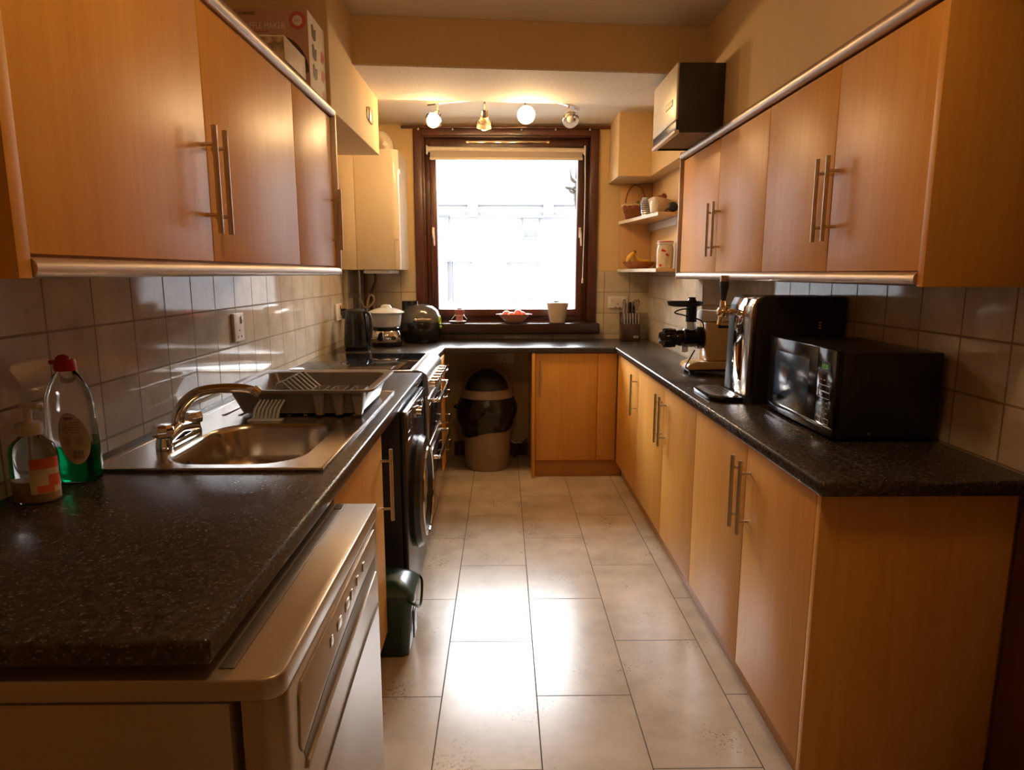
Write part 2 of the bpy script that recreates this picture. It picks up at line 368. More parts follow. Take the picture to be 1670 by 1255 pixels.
struct('trim_3', bm, 'paint', 'painted beam boxed across the ceiling', smooth=False)
struct('trim_4', bx(B(), XL, 2.86, 2.06, -.70, 3.93, ZC - .002, .004), 'paint', 'boxed bulkhead high on the left wall', smooth=False)
bm = B(); bx(bm, 1.0, YF, 2.045, XR, 3.64, ZC - .001); bx(bm, 1.0, 3.64, 2.045, XRF + .01, YB, ZC - .001)
struct('trim_5', bm, 'paint', 'boxed bulkhead above the right cabinets', smooth=False)
struct('trim_6', bx(B(), .775, 4.60, 2.04, 1.0, YB, 2.452, .004), 'paint', 'square boxed pier high in the right window corner', smooth=False)
# tiled splashbacks
struct('trim_7', bx(B(), XL, .2, .90, XL + .008, YB, 1.415, .001), 'tile_L', 'cream marbled tiles along the left wall', smooth=False)
bm = B(); bx(bm, XL + .008, YB - .008, .90, WX0 - .045, YB, 1.415, .001); bx(bm, WX1 + .04, YB - .008, .90, XRF, YB, 1.415, .001); bx(bm, WX0 - .045, YB - .008, .90, WX1 + .04, YB, .945, .001)
struct('trim_8', bm, 'tile_B', 'cream tiles on the window wall', smooth=False)
struct('trim_9', bx(B(), XR - .008, 1.53, .90, XR, 3.64, 1.415, .001), 'tile_R', 'cream marbled tiles behind the microwave', smooth=False)
bm = B(); bx(bm, XRF - .008, 3.632, .90, XRF, YB - .008, 1.405, .001); bx(bm, XRF - .004, 3.632, .90, XR - .008, 3.64, 1.415, .001)
struct('trim_10', bm, 'tile_R', 'cream tiles on the projecting corner wall', smooth=False)
# low skirting and lower wall behind the bin
bm = B(); bx(bm, -.38, YB - .018, 0, .19, YB, .11, .004)
struct('baseboard_back', bm, 'mahogany', 'dark skirting under the window worktop', smooth=False)
# door frame on the right beside the cabinets
dr = thing('door_1', 'red stained door frame beside the right end panel', None, (XR, 1.2, 0), kind='structure')
bm = B(); bx(bm, XR - .035, 1.40, 0, XR, 1.525, 2.02, .006); obj('architrave', bm, 'mahogany', dr)
bm = B(); bx(bm, XR - .012, .5, 0, XR, 1.40, 2.0, .004); obj('door_leaf', bm, 'mahogany', dr)

# window
win = thing('window_1', 'mahogany framed window over the worktop', None, (0.03, YB, 1.02), kind='structure')
def rect_frame(bm, x0, x1, z0, z1, w, y0, y1, b=.004, wt=None, wb=None):
    wt = w if wt is None else wt; wb = w if wb is None else wb
    bx(bm, x0, y0, z0, x0 + w, y1, z1, b); bx(bm, x1 - w, y0, z0, x1, y1, z1, b)
    if wt: bx(bm, x0 + w, y0, z1 - wt, x1 - w, y1, z1, b)
    if wb: bx(bm, x0 + w, y0, z0, x1 - w, y1, z0 + wb, b)
bm = B(); rect_frame(bm, -.645, .70, 1.035, 2.43, .06, YB - .022, YB, .005, .055, 0); obj('casing', bm, 'mahogany', win)
bm = B(); rect_frame(bm, WX0, WX1, WZ0, WZ1, .018, YB, YB + .22, .002); obj('reveal_lining', bm, 'mahogany', win)
bm = B(); rect_frame(bm, WX0 + .018, WX1 - .018, WZ0 + .018, WZ1 - .018, .038, YB + .07, YB + .15, .004, .06, .04); obj('outer_frame', bm, 'mahogany', win)
bm = B(); rect_frame(bm, WX0 + .05, WX1 - .055, WZ0 + .055, WZ1 - .085, .048, YB + .045, YB + .115, .006, .055, .055); obj('sash', bm, 'mahogany', win)
bm = B(); bx(bm, WX0 + .09, YB + .08, WZ0 + .10, WX1 - .095, YB + .084, WZ1 - .13); obj('pane', bm, 'pane', win, smooth=False)
bm = B(); bx(bm, -.27, YB + .052, 2.335, .345, YB + .07, 2.355, .003); 
for s_ in (-.262, .325): bx(bm, s_, YB + .05, 2.331, s_ + .012, YB + .072, 2.359, .003)
obj('trickle_vent', bm, 'brass', win)
for hx, s_ in ((-.515, 1), (.575, 1)):
    bm = B(); bx(bm, hx - .009, YB + .034, 1.66, hx + .009, YB + .046, 1.735, .004); cyl(bm, (hx, YB + .036, 1.70), (hx, YB + .012, 1.70), .008)
    tube(bm, [(hx, YB + .012, 1.705), (hx + .004, YB + .010, 1.68), (hx + .008 * s_, YB + .012, 1.60)], [.009, .008, .006]); obj('window_handle', bm, 'white', win)
bm = B(); bx(bm, -.665, YB - .135, .955, .715, YB - .001, 1.035, .012, 3); obj('sill', bm, 'sillwood', win)
# roller blind
bl = thing('roller_blind', 'taupe roller blind rolled up at the top of the window', 'blind', (.03, YB + .02, 2.2))
bm = B(); cyl(bm, (-.545, YB + .012, 2.285), (.60, YB + .012, 2.275), .020, n=20); obj('roller', bm, 'blindbar', bl)
bm = B(); bx(bm, -.525, YB - .004, 2.222, .58, YB - .001, 2.28, .001); obj('blind_fabric', bm, 'blindfab', bl)
bm = B(); bx(bm, -.528, YB - .009, 2.208, .583, YB + .004, 2.226, .004); obj('bottom_bar', bm, 'blindbar', bl)
for s_ in (-.553, .592): bm = B(); bx(bm, s_, YB - .010, 2.245, s_ + .012, YB + .035, 2.31, .004); obj('bracket', bm, 'white', bl)
bm = B(); tube(bm, smooth_path([(.598, YB - .012, 2.28), (.602, YB - .014, 1.9), (.595, YB - .014, 1.36)]), .0035, 8); cyl(bm, (.595, YB - .014, 1.36), (.594, YB - .014, 1.325), .007); obj('pull_cord', bm, 'white', bl)
# curtain pelmet strip with hooks
cr = thing('curtain_rail', 'dark wooden curtain batten with small white hooks above the window', 'curtain rail', (.03, YB - .01, 2.42))
bm = B(); bx(bm, -.725, YB - .045, 2.418, .775, YB - .0225, 2.438, .003); obj('batten', bm, 'mahogany', cr)
for k in range(6):
    bm = B(); x_ = -.60 + k * .245; ball(bm, (x_, YB - .052, 2.408), .007, n=10, m_=6); cyl(bm, (x_, YB - .05, 2.408), (x_, YB - .04, 2.425), .003, n=8); obj('hook', bm, 'white', cr)

# ---------------------------------------------------------------- outside
bd = thing('building', 'white rendered building across the yard seen through the window', 'building', (0, 12.1, -3))
bm = B(); bx(bm, -9, 12.1, -3, 9, 14, 2.38); obj('wall', bm, 'white_ext', bd, smooth=False)
bm = B(); prism(bm, [(12.0, 2.60), (16.5, 5.4), (16.5, 5.3), (12.0, 2.5)], 'X', -9, 9); obj('roof', bm, 'roof_ext', bd, smooth=False)
bm = B(); bx(bm, -9, 11.95, 2.42, 9, 12.1, 2.58, .02); obj('fascia', bm, 'white_ext', bd)
bm = B(); cyl(bm, (-9, 11.93, 2.585), (9, 11.93, 2.585), .028); cyl(bm, (-9, 11.93, 2.41), (9, 11.93, 2.41), .018); obj('gutter', bm, 'grey_ext', bd)
for x_ in (-.52, .80):
    bm = B(); bx(bm, x_ - .09, 11.84, 2.36, x_ + .09, 11.94, 2.64, .03); obj('hopper', bm, 'white_ext', bd)
bm = B(); cyl(bm, (.84, 11.98, 2.36), (.84, 11.98, 1.95), .008); obj('overflow_pipe', bm, 'grey_ext', bd)
def far_window(x0, x1, z0, z1, mat):
    bm = B(); rect_frame(bm, x0, x1, z0, z1, .03, 12.05, 12.1); bx(bm, x0 - .03, 12.0, z1, x1 + .03, 12.1, z1 + .02); f_ = obj('window', bm, ['white_ext'], bd)
    bm = B(); bx(bm, x0 - .03, 12.01, z1 - .001, x1 + .03, 12.05, z1 + .022); obj('lintel', bm, 'grey_ext', f_)
    bm = B(); bx(bm, x0 + .03, 12.08, z0 + .03, x1 - .03, 12.095, z1 - .03); obj('pane', bm, mat, f_)
M['far_glass'] = plain('far_window_glass', (0.025, 0.032, 0.038), 0.1)
far_window(.36, .64, 2.00, 2.36, 'far_glass'); far_window(-1.5, -.96, 2.05, 2.38, 'white_ext'); far_window(-.9, -.58, .9, 1.60, 'cream_ext'); far_window(-1.7, -.99, .9, 1.60, 'cream_ext'); far_window(.10, .66, .95, 1.585, 'white_ext')
bm = B(); cyl(bm, (-.92, 12.05, 1.65), (-.92, 12.05, .4), .012); obj('downpipe', bm, 'grey_ext', bd)
obj('paving', bx(B(), -12, 5.3, -3.1, 12, 12.1, -3), 'ground_ext', label='grey paving of the yard below the window', kind='structure', smooth=False)
# iron bracket outside
br_ = thing('iron_bracket', 'grey ribbed iron bracket with leaf scrolls outside the window, right edge', 'bracket', (.63, 5.55, 1.95))
path = smooth_path([(.78, 5.6, 1.83), (.70, 5.6, 1.86), (.635, 5.6, 1.89), (.605, 5.6, 1.96), (.60, 5.6, 2.06), (.61, 5.6, 2.12), (.66, 5.6, 2.15), (.76, 5.6, 2.17)], 8)
bm = B(); tube(bm, [(.78, 5.6, 1.83), (.82, 5.58, 1.83), (.83, 5.30, 1.84), (.83, 5.255, 1.84)], .018, 10); tube(bm, [(.76, 5.6, 2.17), (.82, 5.58, 2.17), (.83, 5.30, 2.16), (.83, 5.255, 2.16)], .018, 10); bx(bm, .79, 5.251, 1.78, .87, 5.262, 2.22, .003); obj('wall_fixing', bm, 'grey_ext', br_)
bm = B(); tube(bm, path, [.020 + .004 * (k % 3 == 0) for k in range(len(path))], 10); obj('ribbed_arm', bm, 'grey_ext', br_)
for (x_, z_, dx, dz, L) in ((.60, 2.08, -.09, .03, 1), (.60, 2.13, -.05, .12, 1), (.62, 2.15, -.02, .15, .9), (.66, 2.18, .0, .17, 1.1), (.585, 2.05, -.05, .06, .8)):
    bm = B(); p = smooth_path([(x_, 5.6, z_), (x_ + dx * .8 * L, 5.59, z_ + dz * .3 * L), (x_ + dx * L, 5.6, z_ + dz * L)], 5)
    tube(bm, p, [.016 * (1 - abs(2 * k / (len(p) - 1) - .7) / 1.4) + .002 for k in range(len(p))], 8); obj('leaf_scroll', bm, 'grey_ext', br_)

# ---------------------------------------------------------------- right base units
G_BR = None
def base_unit(y0, y1, doors, label, near_panel=False):
    t_ = thing('base_cabinet', label, 'kitchen cabinet', (1.03, (y0 + y1) / 2, .115))
    far = 1.085 if y1 > 3.65 else 1.285
    if y1 > 3.65 and y0 < 3.6: far = 1.085
    bm = B(); bx(bm, .797, y0 + .001, .115, far, y1 - .001, .868); obj('carcass', bm, 'beech', t_, smooth=False)
    for (a, b_, hy) in doors:
        bm = B(); bx(bm, .775, a + .002, .118, .796, b_ - .002, .866, .0022); d = obj('door', bm, 'beech', t_)
        if hy: bar_handle(d, .742, hy, .580, .822, 1, face=.776)
    return t_
base_unit(1.552, 2.58, [(1.552, 2.02, 1.985), (2.02, 2.58, 2.055)], 'beech double base cabinet under the microwave, nearest on the right')
base_unit(2.58, 3.715, [(2.58, 3.105, 3.068), (3.105, 3.715, 3.147)], 'beech double base cabinet under the drinks tap and juicer')
base_unit(3.715, 4.395, [(3.715, 4.395, 3.766)], 'beech single door base cabinet nearest the right window corner')
bm = B(); bx(bm, .775, 1.530, 0.0, XR - .038, 1.551, .868, .0015)
obj('end_panel', bm, 'beech', label='beech end panel closing the near end of the right base cabinets', cat='end panel')
bm = B(); bx(bm, .825, 1.552, 0, .843, 4.44, .114, .001); obj('plinth', bm, 'beech_edge', label='long beech plinth under the right base cabinets', cat='plinth')
# back unit
t_ = thing('base_cabinet', 'beech base cabinet under the window worktop, right of the bin', 'kitchen cabinet', (.48, 4.7, .12))
bm = B(); bx(bm, .219, 4.441, .121, .774, YB - .01, .868); obj('carcass', bm, 'beech', t_, smooth=False)
bm = B(); bx(bm, .2205, 4.42, .123, .640, 4.4405, .866, .0022); d = obj('door', bm, 'beech', t_)
bm = B(); cyl(bm, (.25, 4.388, .575), (.25, 4.388, .818), .0065, n=14)
for z in (.617, .776): cyl(bm, (.25, 4.388, z), (.25, 4.421, z), .0045, n=10)
obj('door_handle', bm, 'steel', d, label='brushed steel bar handle')
bm = B(); bx(bm, .643, 4.42, .123, .774, 4.4405, .866, .002); obj('filler_panel', bm, 'beech', t_)
bm = B(); bx(bm, .196, 4.395, 0, .217, YB - .012, .868, .0015); obj('end_panel', bm, 'beech', label='upright beech panel beside the bin under the window worktop', cat='end panel')
bm = B(); bx(bm, .2185, 4.455, 0, .824, 4.473, .119, .001); obj('plinth', bm, 'beech_edge', label='short beech plinth under the cabinet right of the bin', cat='plinth')

# ---------------------------------------------------------------- worktops
def nose(x0, y0, x1, y1, z0=.87, z1=.91): pass
bm = B(); prism(bm, [(.757, 1.50), (1.290, 1.50), (1.290, 3.63), (1.090, 3.63), (1.090, 4.990), (-1.10, 4.990), (-1.10, 4.012), (-.40, 4.012), (-.392, 4.40), (.757, 4.40)], 'Z', .870, .910, .009)
obj('worktop', bm, 'worktop', ang=60, label='black speckled worktop running round from the hob past the window to the microwave', cat='worktop')
bm = B()
# left worktop with a cut-out for the sink bowl
def loop(pts):
    v = [bm.verts.new((p[0], p[1], .910)) for p in pts]
    return [bm.edges.new((v[k], v[(k + 1) % len(v)])) for k in range(len(v))]
es = loop([(-1.10, .828), (-.40, .828), (-.40, 3.27), (-1.10, 3.27)]) + loop([(-.925, 1.63), (-.515, 1.63), (-.515, 2.13), (-.925, 2.13)])
bmesh.ops.triangle_fill(bm, use_beauty=True, use_dissolve=False, edges=es)
ex = bmesh.ops.extrude_face_region(bm, geom=list(bm.faces))
bmesh.ops.translate(bm, verts=[g for g in ex['geom'] if isinstance(g, bmesh.types.BMVert)], vec=(0, 0, -.040))
bmesh.ops.recalc_face_normals(bm, faces=bm.faces)
es = [e for e in bm.edges if len(e.link_faces) == 2 and e.calc_face_angle(0) > 1 and (all(v.co.x > -.401 for v in e.verts) or all(v.co.y < .829 for v in e.verts))]
bmesh.ops.bevel(bm, geom=es, offset=.009, segments=4, profile=.5, affect='EDGES', clamp_overlap=True)
obj('worktop', bm, 'worktop', ang=50, label='black speckled worktop around the sink, nearest on the left', cat='worktop')

# ---------------------------------------------------------------- left base run
t_ = thing('sink_cabinet', 'beech cabinet under the sink beside the silver dishwasher', 'kitchen cabinet', (-.75, 1.9, .115))
bm = B(); bx(bm, -1.09, 1.575, .115, -.441, 1.593, .866); bx(bm, -1.09, 2.20, .115, -.441, 2.218, .866); bx(bm, -1.09, 1.593, .115, -.441, 2.20, .133); bx(bm, -1.09, 1.593, .133, -1.08, 2.20, .866)
obj('carcass', bm, 'beech', t_, smooth=False)
bm = B(); bx(bm, -.44, 1.576, .118, -.42, 2.217, .862, .002); d = obj('door', bm, 'beech', t_)
bar_handle(d, -.384, 2.19, .553, .808, -1, face=-.4205)
bm = B(); bx(bm, -.50, 1.576, 0, -.482, 2.217, .114, .001); obj('plinth', bm, 'beech_edge', label='short plinth under the sink cabinet', cat='plinth')
# drawers
t_ = thing('drawer_cabinet', 'narrow beech cabinet of four drawers beyond the cooker', 'drawer unit', (-.75, 4.2, .115))
bm = B(); bx(bm, -1.09, 4.014, .115, -.411, 4.385, .868); bx(bm, -.44, 4.014, 0, -.42, 4.385, .114); obj('carcass', bm, 'beech', t_, smooth=False)
for z0, z1, hz in ((.742, .866, .800), (.582, .739, .635), (.400, .579, .470), (.120, .397, .295)):
    bm = B(); bx(bm, -.4105, 4.015, z0, -.391, 4.385, z1, .002); d = obj('drawer', bm, 'beech', t_)
    bm = B(); tube(bm, [(-.392, 4.08, hz), (-.354, 4.08, hz), (-.350, 4.085, hz), (-.350, 4.325, hz), (-.354, 4.33, hz), (-.392, 4.33, hz)], .0055, 8); obj('drawer_handle', bm, 'chrome', d)

# dishwasher
t_ = thing('dishwasher', 'silver freestanding dishwasher with control strip at the near end of the left worktop', 'dishwasher', (-.65, 1.19, 0))
bm = B(); bx(bm, -.94, .842, .02, -.385, 1.545, .806, .004); obj('body', bm, 'silver', t_)
bm = B(); prism(bm, [(-.94, .836), *[(-.309 - .03 + .03 * math.cos(a), .836 + .03 + .03 * math.sin(a)) for a in [-PI / 2 + PI / 2 * k / 6 for k in range(7)]], (-.309, 1.548), (-.94, 1.548)], 'Z', .812, .846, .004)
lid = obj('top_panel', bm, 'silver', t_, ang=50)
bm = B(); bx(bm, -.405, .862, .8462, -.382, 1.535, .8485, .001); obj('groove', bm, 'silver_dk', lid)
bm = B(); bx(bm, -.402, 1.50, .8487, -.384, 1.53, .850); obj('groove_end', bm, 'steel', lid)
bm = B(); prism(bm, [(-.372, .848), *[(-.312 - .03 + .03 * math.cos(a), .848 + .03 + .03 * math.sin(a)) for a in [-PI / 2 + PI / 2 * k / 6 for k in range(7)]], (-.312, 1.542), (-.372, 1.542)], 'Z', .08, .806, .003)
door = obj('door', bm, 'silver', t_, ang=50)
bm = B(); bx(bm, -.42, .85, .808, -.33, 1.54, .811); obj('lid_gap', bm, 'dark', t_)
# control strip: raised panel with rounded near corner and long grip recess
def yz_panel(pts, x0, x1, bev=0.0):
    return prism(B(), pts, 'X', x0, x1, bev)
pts = [(.905, .690), (.912, .770), (.925, .785), (1.500, .797), (1.512, .790), (1.512, .735), (1.30, .728), (1.05, .700), (.915, .672)]
ps = obj('control_panel', yz_panel(pts, -.3125, -.3085, .0012), 'silver', door, ang=50)
pts = [(.925, .664), (1.05, .690), (1.30, .718), (1.512, .727), (1.505, .690), (1.30, .672), (1.05, .652), (.935, .640)]
obj('grip_recess', yz_panel(pts, -.3125, -.3110), 'silver_dk', door)
pts = [(.935, .643), (1.05, .655), (1.30, .675), (1.50, .692), (1.50, .684), (1.30, .664), (1.05, .644), (.93, .630)]
obj('grip_lip', yz_panel(pts, -.3122, -.3065, .001), 'silver', door)
for y_ in (1.085, 1.135, 1.20, 1.245, 1.30, 1.36):
    z_ = .742 + (y_ - 1.085) * .05
    bm = B(); bx(bm, -.309, y_, z_, -.3065, y_ + (.03 if y_ in (1.20, 1.135) else .016), z_ + .018, .0008); obj('button', bm, 'steel', ps)
bm = B(); pth = [(-.3105, 1.02 + .52 * k / 16, .545 + .045 * math.sin(PI * k / 32)) for k in range(17)]; tube(bm, pth, .0016, 6); obj('door_crease', bm, 'silver_dk', door)
bm = B(); bx(bm, -.92, .87, 0, -.40, 1.52, .02); obj('base', bm, 'black_m', t_)

# washing machine
WXF, WY0, WY1 = -.385, 2.54, 3.14
t_ = thing('washing_machine', 'black washing machine with round door beyond the gap holding the green caddy', 'washing machine', (-.7, 2.84, 0))
bm = B(); bx(bm, -.99, WY0, .02, WXF - .022, WY1, .860, .006); obj('body', bm, 'black_m', t_)
bm = B(); bx(bm, WXF - .021, WY0, .02, WXF, WY1, .862, .007, 3); fr_ = obj('front_panel', bm, 'graphite', t_)
cy, cz = 2.84, .445
lat = [(.245, -.001), (.250, .018), (.235, .040), (.205, .050), (.188, .046), (.178, .030)]
bm = B(); lathe(bm, lat, (WXF, cy, cz), 48, (1, 0, 0), cap0=False, cap1=False); dd = obj('door', bm, 'graphite', t_, label='round graphite porthole door')
bm = B(); lathe(bm, [(.180, .029), (.14, .036), (.08, .040), (.0, .041)], (WXF, cy, cz), 40, (1, 0, 0), cap0=False); obj('door_glass', bm, 'darkglass', dd)
bm = B(); tube(bm, [(WXF + .050, cy + .193 * math.cos(a), cz + .193 * math.sin(a)) for a in [2 * PI * k / 40 for k in range(40)]], .006, 8, closed=True); obj('door_ring', bm, 'chrome', dd)
bm = B(); bx(bm, WXF + .030, cy + .19, cz - .01, WXF + .052, cy + .235, cz + .12, .008); obj('door_grip', bm, 'black', dd)
bm = B(); bx(bm, WXF - .001, WY0 + .02, .735, WXF + .004, WY0 + .17, .835, .004); dr_ = obj('detergent_drawer', bm, 'graphite', t_)
bm = B(); bx(bm, WXF + .003, WY0 + .03, .745, WXF + .006, WY0 + .16, .77, .002); obj('drawer_grip', bm, 'black', dr_)
bm = B(); tube(bm, smooth_path([(WXF + .003, WY0 + .005, .858), (WXF + .010, WY0 + .2, .866), (WXF + .012, WY0 + .4, .864), (WXF + .004, WY1 - .01, .858)]), .005, 8); obj('top_trim', bm, 'chrome', fr_)
for zz in (.838, .735): bm = B(); bx(bm, WXF, WY0 + .03, zz, WXF + .006, WY0 + .15, zz + .005, .001); obj('drawer_trim', bm, 'chrome', dr_)
bm = B(); cyl(bm, (WXF, cy + .06, .79), (WXF + .022, cy + .06, .79), .028, .024, 24); obj('dial', bm, 'chrome', fr_)
bm = B(); bx(bm, WXF, cy + .12, .755, WXF + .003, cy + .24, .825, .002); obj('display', bm, 'black', fr_)
bm = B()
for a_, b_ in ((-.98, WY0 + .03), (-.98, WY1 - .07), (-.46, WY0 + .03), (-.46, WY1 - .07)): bx(bm, a_, b_, 0, a_ + .04, b_ + .04, .02)
obj('feet', bm, 'black_m', t_)
# green food caddy in the gap
t_ = thing('food_caddy', 'small dark green food waste caddy on the floor beside the sink cabinet', 'caddy', (-.45, 2.32, 0))
def loft(bm, secs):
    rs = []
    for z, x0, y0, x1, y1, r in secs: rs.append([bm.verts.new((p[0], p[1], z)) for p in rrect(x0, y0, x1, y1, r)])
    for i in range(len(rs) - 1): skin(bm, rs[i], rs[i + 1])
    bm.faces.new(list(reversed(rs[0]))); bm.faces.new(rs[-1]); return bm
bm = loft(B(), [(0, -.545, 2.245, -.355, 2.41, .03), (.01, -.55, 2.240, -.35, 2.415, .03), (.22, -.565, 2.232, -.335, 2.43, .035)]); obj('body', bm, 'green_dk', t_)
bm = loft(B(), [(.222, -.572, 2.226, -.326, 2.437, .035), (.245, -.572, 2.226, -.326, 2.437, .035), (.262, -.555, 2.245, -.345, 2.42, .03), (.285, -.52, 2.275, -.38, 2.39, .03)]); ld = obj('lid', bm, 'green_dk', t_)
bm = B(); tube(bm, smooth_path([(-.345, 2.438, .235), (-.322, 2.442, .21), (-.318, 2.36, .15), (-.322, 2.24, .21), (-.345, 2.225, .235)], 5), .005, 8); obj('carry_handle', bm, 'green_dk', t_)
bm = B(); bx(bm, -.340, 2.29, .05, -.334, 2.36, .16, .003); obj('emblem_panel', bm, 'green_dk', t_)

# cooker with ceramic hob
CY0, CY1 = 3.285, 4.003
t_ = thing('cooker', 'freestanding electric cooker with black ceramic hob and steel trim on the left', 'cooker', (-.72, 3.64, 0))
bm = B(); bx(bm, -1.085, CY0 + .004, .02, -.405, CY1 - .004, .900, .004); obj('body', bm, 'black_m', t_)
bm = B(); bx(bm, -1.095, CY0, .9005, -.43, CY1, .918, .004); hb = obj('hob_surround', bm, 'steel', t_)
bm = B(); bx(bm, -1.075, CY0 + .025, .9182, -.465, CY1 - .02, .9215, .001); obj('hob_glass', bm, 'ceramic', hb)
bm = B(); pr = [(-.455, .919), (-.43, .9195), (-.405, .914), (-.388, .900), (-.378, .880), (-.375, .790), (-.404, .790), (-.404, .88), (-.43, .899), (-.455, .899)]
A = [bm.verts.new((p[0], CY0 - .002, p[1])) for p in pr]; Bq = [bm.verts.new((p[0], CY1 + .002, p[1])) for p in pr]
bm.faces.new(A); bm.faces.new(list(reversed(Bq))); skin(bm, A, Bq); cp = obj('control_fascia', bm, 'steel', t_, ang=50)
for k in range(6):
    y_ = 3.37 + k * .105; bm = B(); cyl(bm, (-.376, y_, .838), (-.350, y_, .838), .022, .019, 24); bx(bm, -.351, y_ - .004, .820, -.338, y_ + .004, .856, .002); obj('knob', bm, 'chrome', cp)
for z0, z1, hz in ((.530, .785, .755), (.10, .522, .455)):
    bm = B(); bx(bm, -.404, CY0 + .006, z0, -.380, CY1 - .006, z1, .004); d = obj('oven_door', bm, 'steel', t_)
    bm = B(); bx(bm, -.3805, CY0 + .05, z0 + .03, -.3775, CY1 - .05, z1 - .055, .001); obj('door_glass', bm, 'darkglass', d)
    bm = B(); ya, yb = CY0 + .05, CY1 - .05
    tube(bm, smooth_path([(-.379, ya, hz), (-.342, ya + .004, hz), (-.330, ya + .03, hz), (-.328, (ya + yb) / 2, hz), (-.330, yb - .03, hz), (-.342, yb - .004, hz), (-.379, yb, hz)], 5), .0105, 12); obj('door_handle', bm, 'chrome', d)
bm = B(); bx(bm, -1.05, CY0 + .02, 0, -.44, CY1 - .02, .0995); obj('base', bm, 'black_m', t_)

# ---------------------------------------------------------------- sink, tap, rack
t_ = thing('sink', 'stainless steel inset sink with drainer', 'sink', (-.74, 2.15, .91))
# plate: ring around bowl + drainer
bo = [(p[0], p[1]) for p in rrect(-.905, 1.645, -.53, 2.115, .12, 8)]
bm = B(); outer = rrect(-1.035, 1.605, -.455, 2.17, .006, 8); n = len(bo)
o_ = [bm.verts.new((p[0], p[1], .9165)) for p in outer]; i0 = [bm.verts.new((p[0], p[1], .9165)) for p in bo]
skin(bm, o_, i0)
o2 = [bm.verts.new((p[0], p[1], .9105)) for p in outer]; skin(bm, o2, o_)
bx(bm, -1.035, 2.17, .9105, -.455, 2.70, .9165)
bmesh.ops.recalc_face_normals(bm, faces=bm.faces)
obj('sink_top', bm, 'sink', t_, ang=25)
bm = B(); prev = None
for (ins, z_) in ((0, .9165), (.006, .912), (.010, .900), (.022, .82), (.032, .780), (.055, .765), (.10, .762)):
    pts = rrect(-.905 + ins, 1.645 + ins, -.53 - ins, 2.115 - ins, max(.12 - ins * .4, .05), 8)
    r_ = [bm.verts.new((p[0], p[1], z_)) for p in pts]
    if prev: skin(bm, prev, r_)
    prev = r_
bm.faces.new(prev)
obj('bowl', bm, 'sink', t_, ang=60)
bm = B(); cyl(bm, (-.717, 1.88, .763), (-.717, 1.88, .766), .042, n=28); obj('waste_plate', bm, 'chrome', t_)
bm = B(); lathe(bm, [(.0, 0), (.013, .001), (.015, .004)], (-.885, 1.80, .86), 20, (1, 0, 0.12), sy=1.4); obj('overflow_hole', bm, 'dark', t_)
# rims and drainer ridges
bm = B()
for (a, b_, c_, d_) in ((-1.04, 1.600, -.450, 1.609), (-1.04, 2.694, -.450, 2.703), (-1.04, 1.609, -1.031, 2.694), (-.459, 1.609, -.450, 2.694)): bx(bm, a, b_, .9105, c_, d_, .9195, .002)
obj('raised_rim', bm, 'sink', t_)
bm = B()
for k in range(9): x_ = -.97 + k * .056; bx(bm, x_, 2.24, .9160, x_ + .014, 2.66, .9195, .0015)
obj('drainer_ridges', bm, 'sink', t_)
# tap
t_ = thing('mixer_tap', 'chrome mixer tap with two knobs and curved spout at the sink', 'tap', (-.945, 1.885, .917))
bm = B(); prism(bm, rrect(-.965, 1.79, -.920, 1.985, .02), 'Z', .9175, .935, .006); tube(bm, smooth_path([(-.94, 1.80, .942), (-.942, 1.885, .958), (-.94, 1.975, .942)]), [.02] * 13, 14); obj('bridge', bm, 'chrome', t_)
for y_ in (1.795, 1.975):
    bm = B(); lathe(bm, [(.022, 0), (.022, .018), (.018, .026), (.018, .032)], (-.942, y_, .9175), 24); kn = obj('valve', bm, 'chrome', t_)
    bm = B(); lathe(bm, [(.018, .032), (.028, .038), (.030, .05), (.029, .062), (.024, .070), (.0, .072)], (-.942, y_, .9175), 8); obj('knob', bm, 'chrome', kn)
bm = B(); p = smooth_path([(-.945, 1.885, .94), (-.943, 1.885, .985), (-.925, 1.887, 1.025), (-.885, 1.892, 1.058), (-.83, 1.898, 1.070), (-.765, 1.906, 1.070), (-.728, 1.911, 1.062)], 6)
tube(bm, p, [.019 - .0075 * k / (len(p) - 1) for k in range(len(p))], 18); sp_ = obj('spout', bm, 'chrome', t_)
bm = B(); cyl(bm, (-.730, 1.911, 1.066), (-.712, 1.913, 1.052), .0145, .0135, 18); obj('nozzle', bm, 'brass', sp_)
# dish rack
t_ = thing('dish_rack', 'grey plastic dish drainer rack standing on the drainer', 'dish rack', (-.70, 2.43, .92))
def boxring(bm, secs):
    rs = [[bm.verts.new((p[0], p[1], z)) for p in rrect(x0, y0, x1, y1, r)] for z, x0, y0, x1, y1, r in secs]
    for i in range(len(rs) - 1): skin(bm, rs[i], rs[i + 1])
    return rs
bm = B(); secs = [(.9235, -.875, 2.245, -.515, 2.605, .03), (.925, -.905, 2.235, -.49, 2.625, .035), (1.000, -.940, 2.222, -.465, 2.645, .04), (1.004, -.968, 2.185, -.440, 2.670, .05), (1.012, -.970, 2.183, -.438, 2.672, .05), (1.014, -.964, 2.189, -.444, 2.666, .048), (1.006, -.934, 2.228, -.472, 2.638, .038), (.930, -.898, 2.242, -.498, 2.618, .033)]
rs = boxring(bm, secs); bm.faces.new(list(reversed(rs[0]))); bm.faces.new(rs[-1]); rk = obj('tray', bm, 'lid_grey', t_, ang=45)
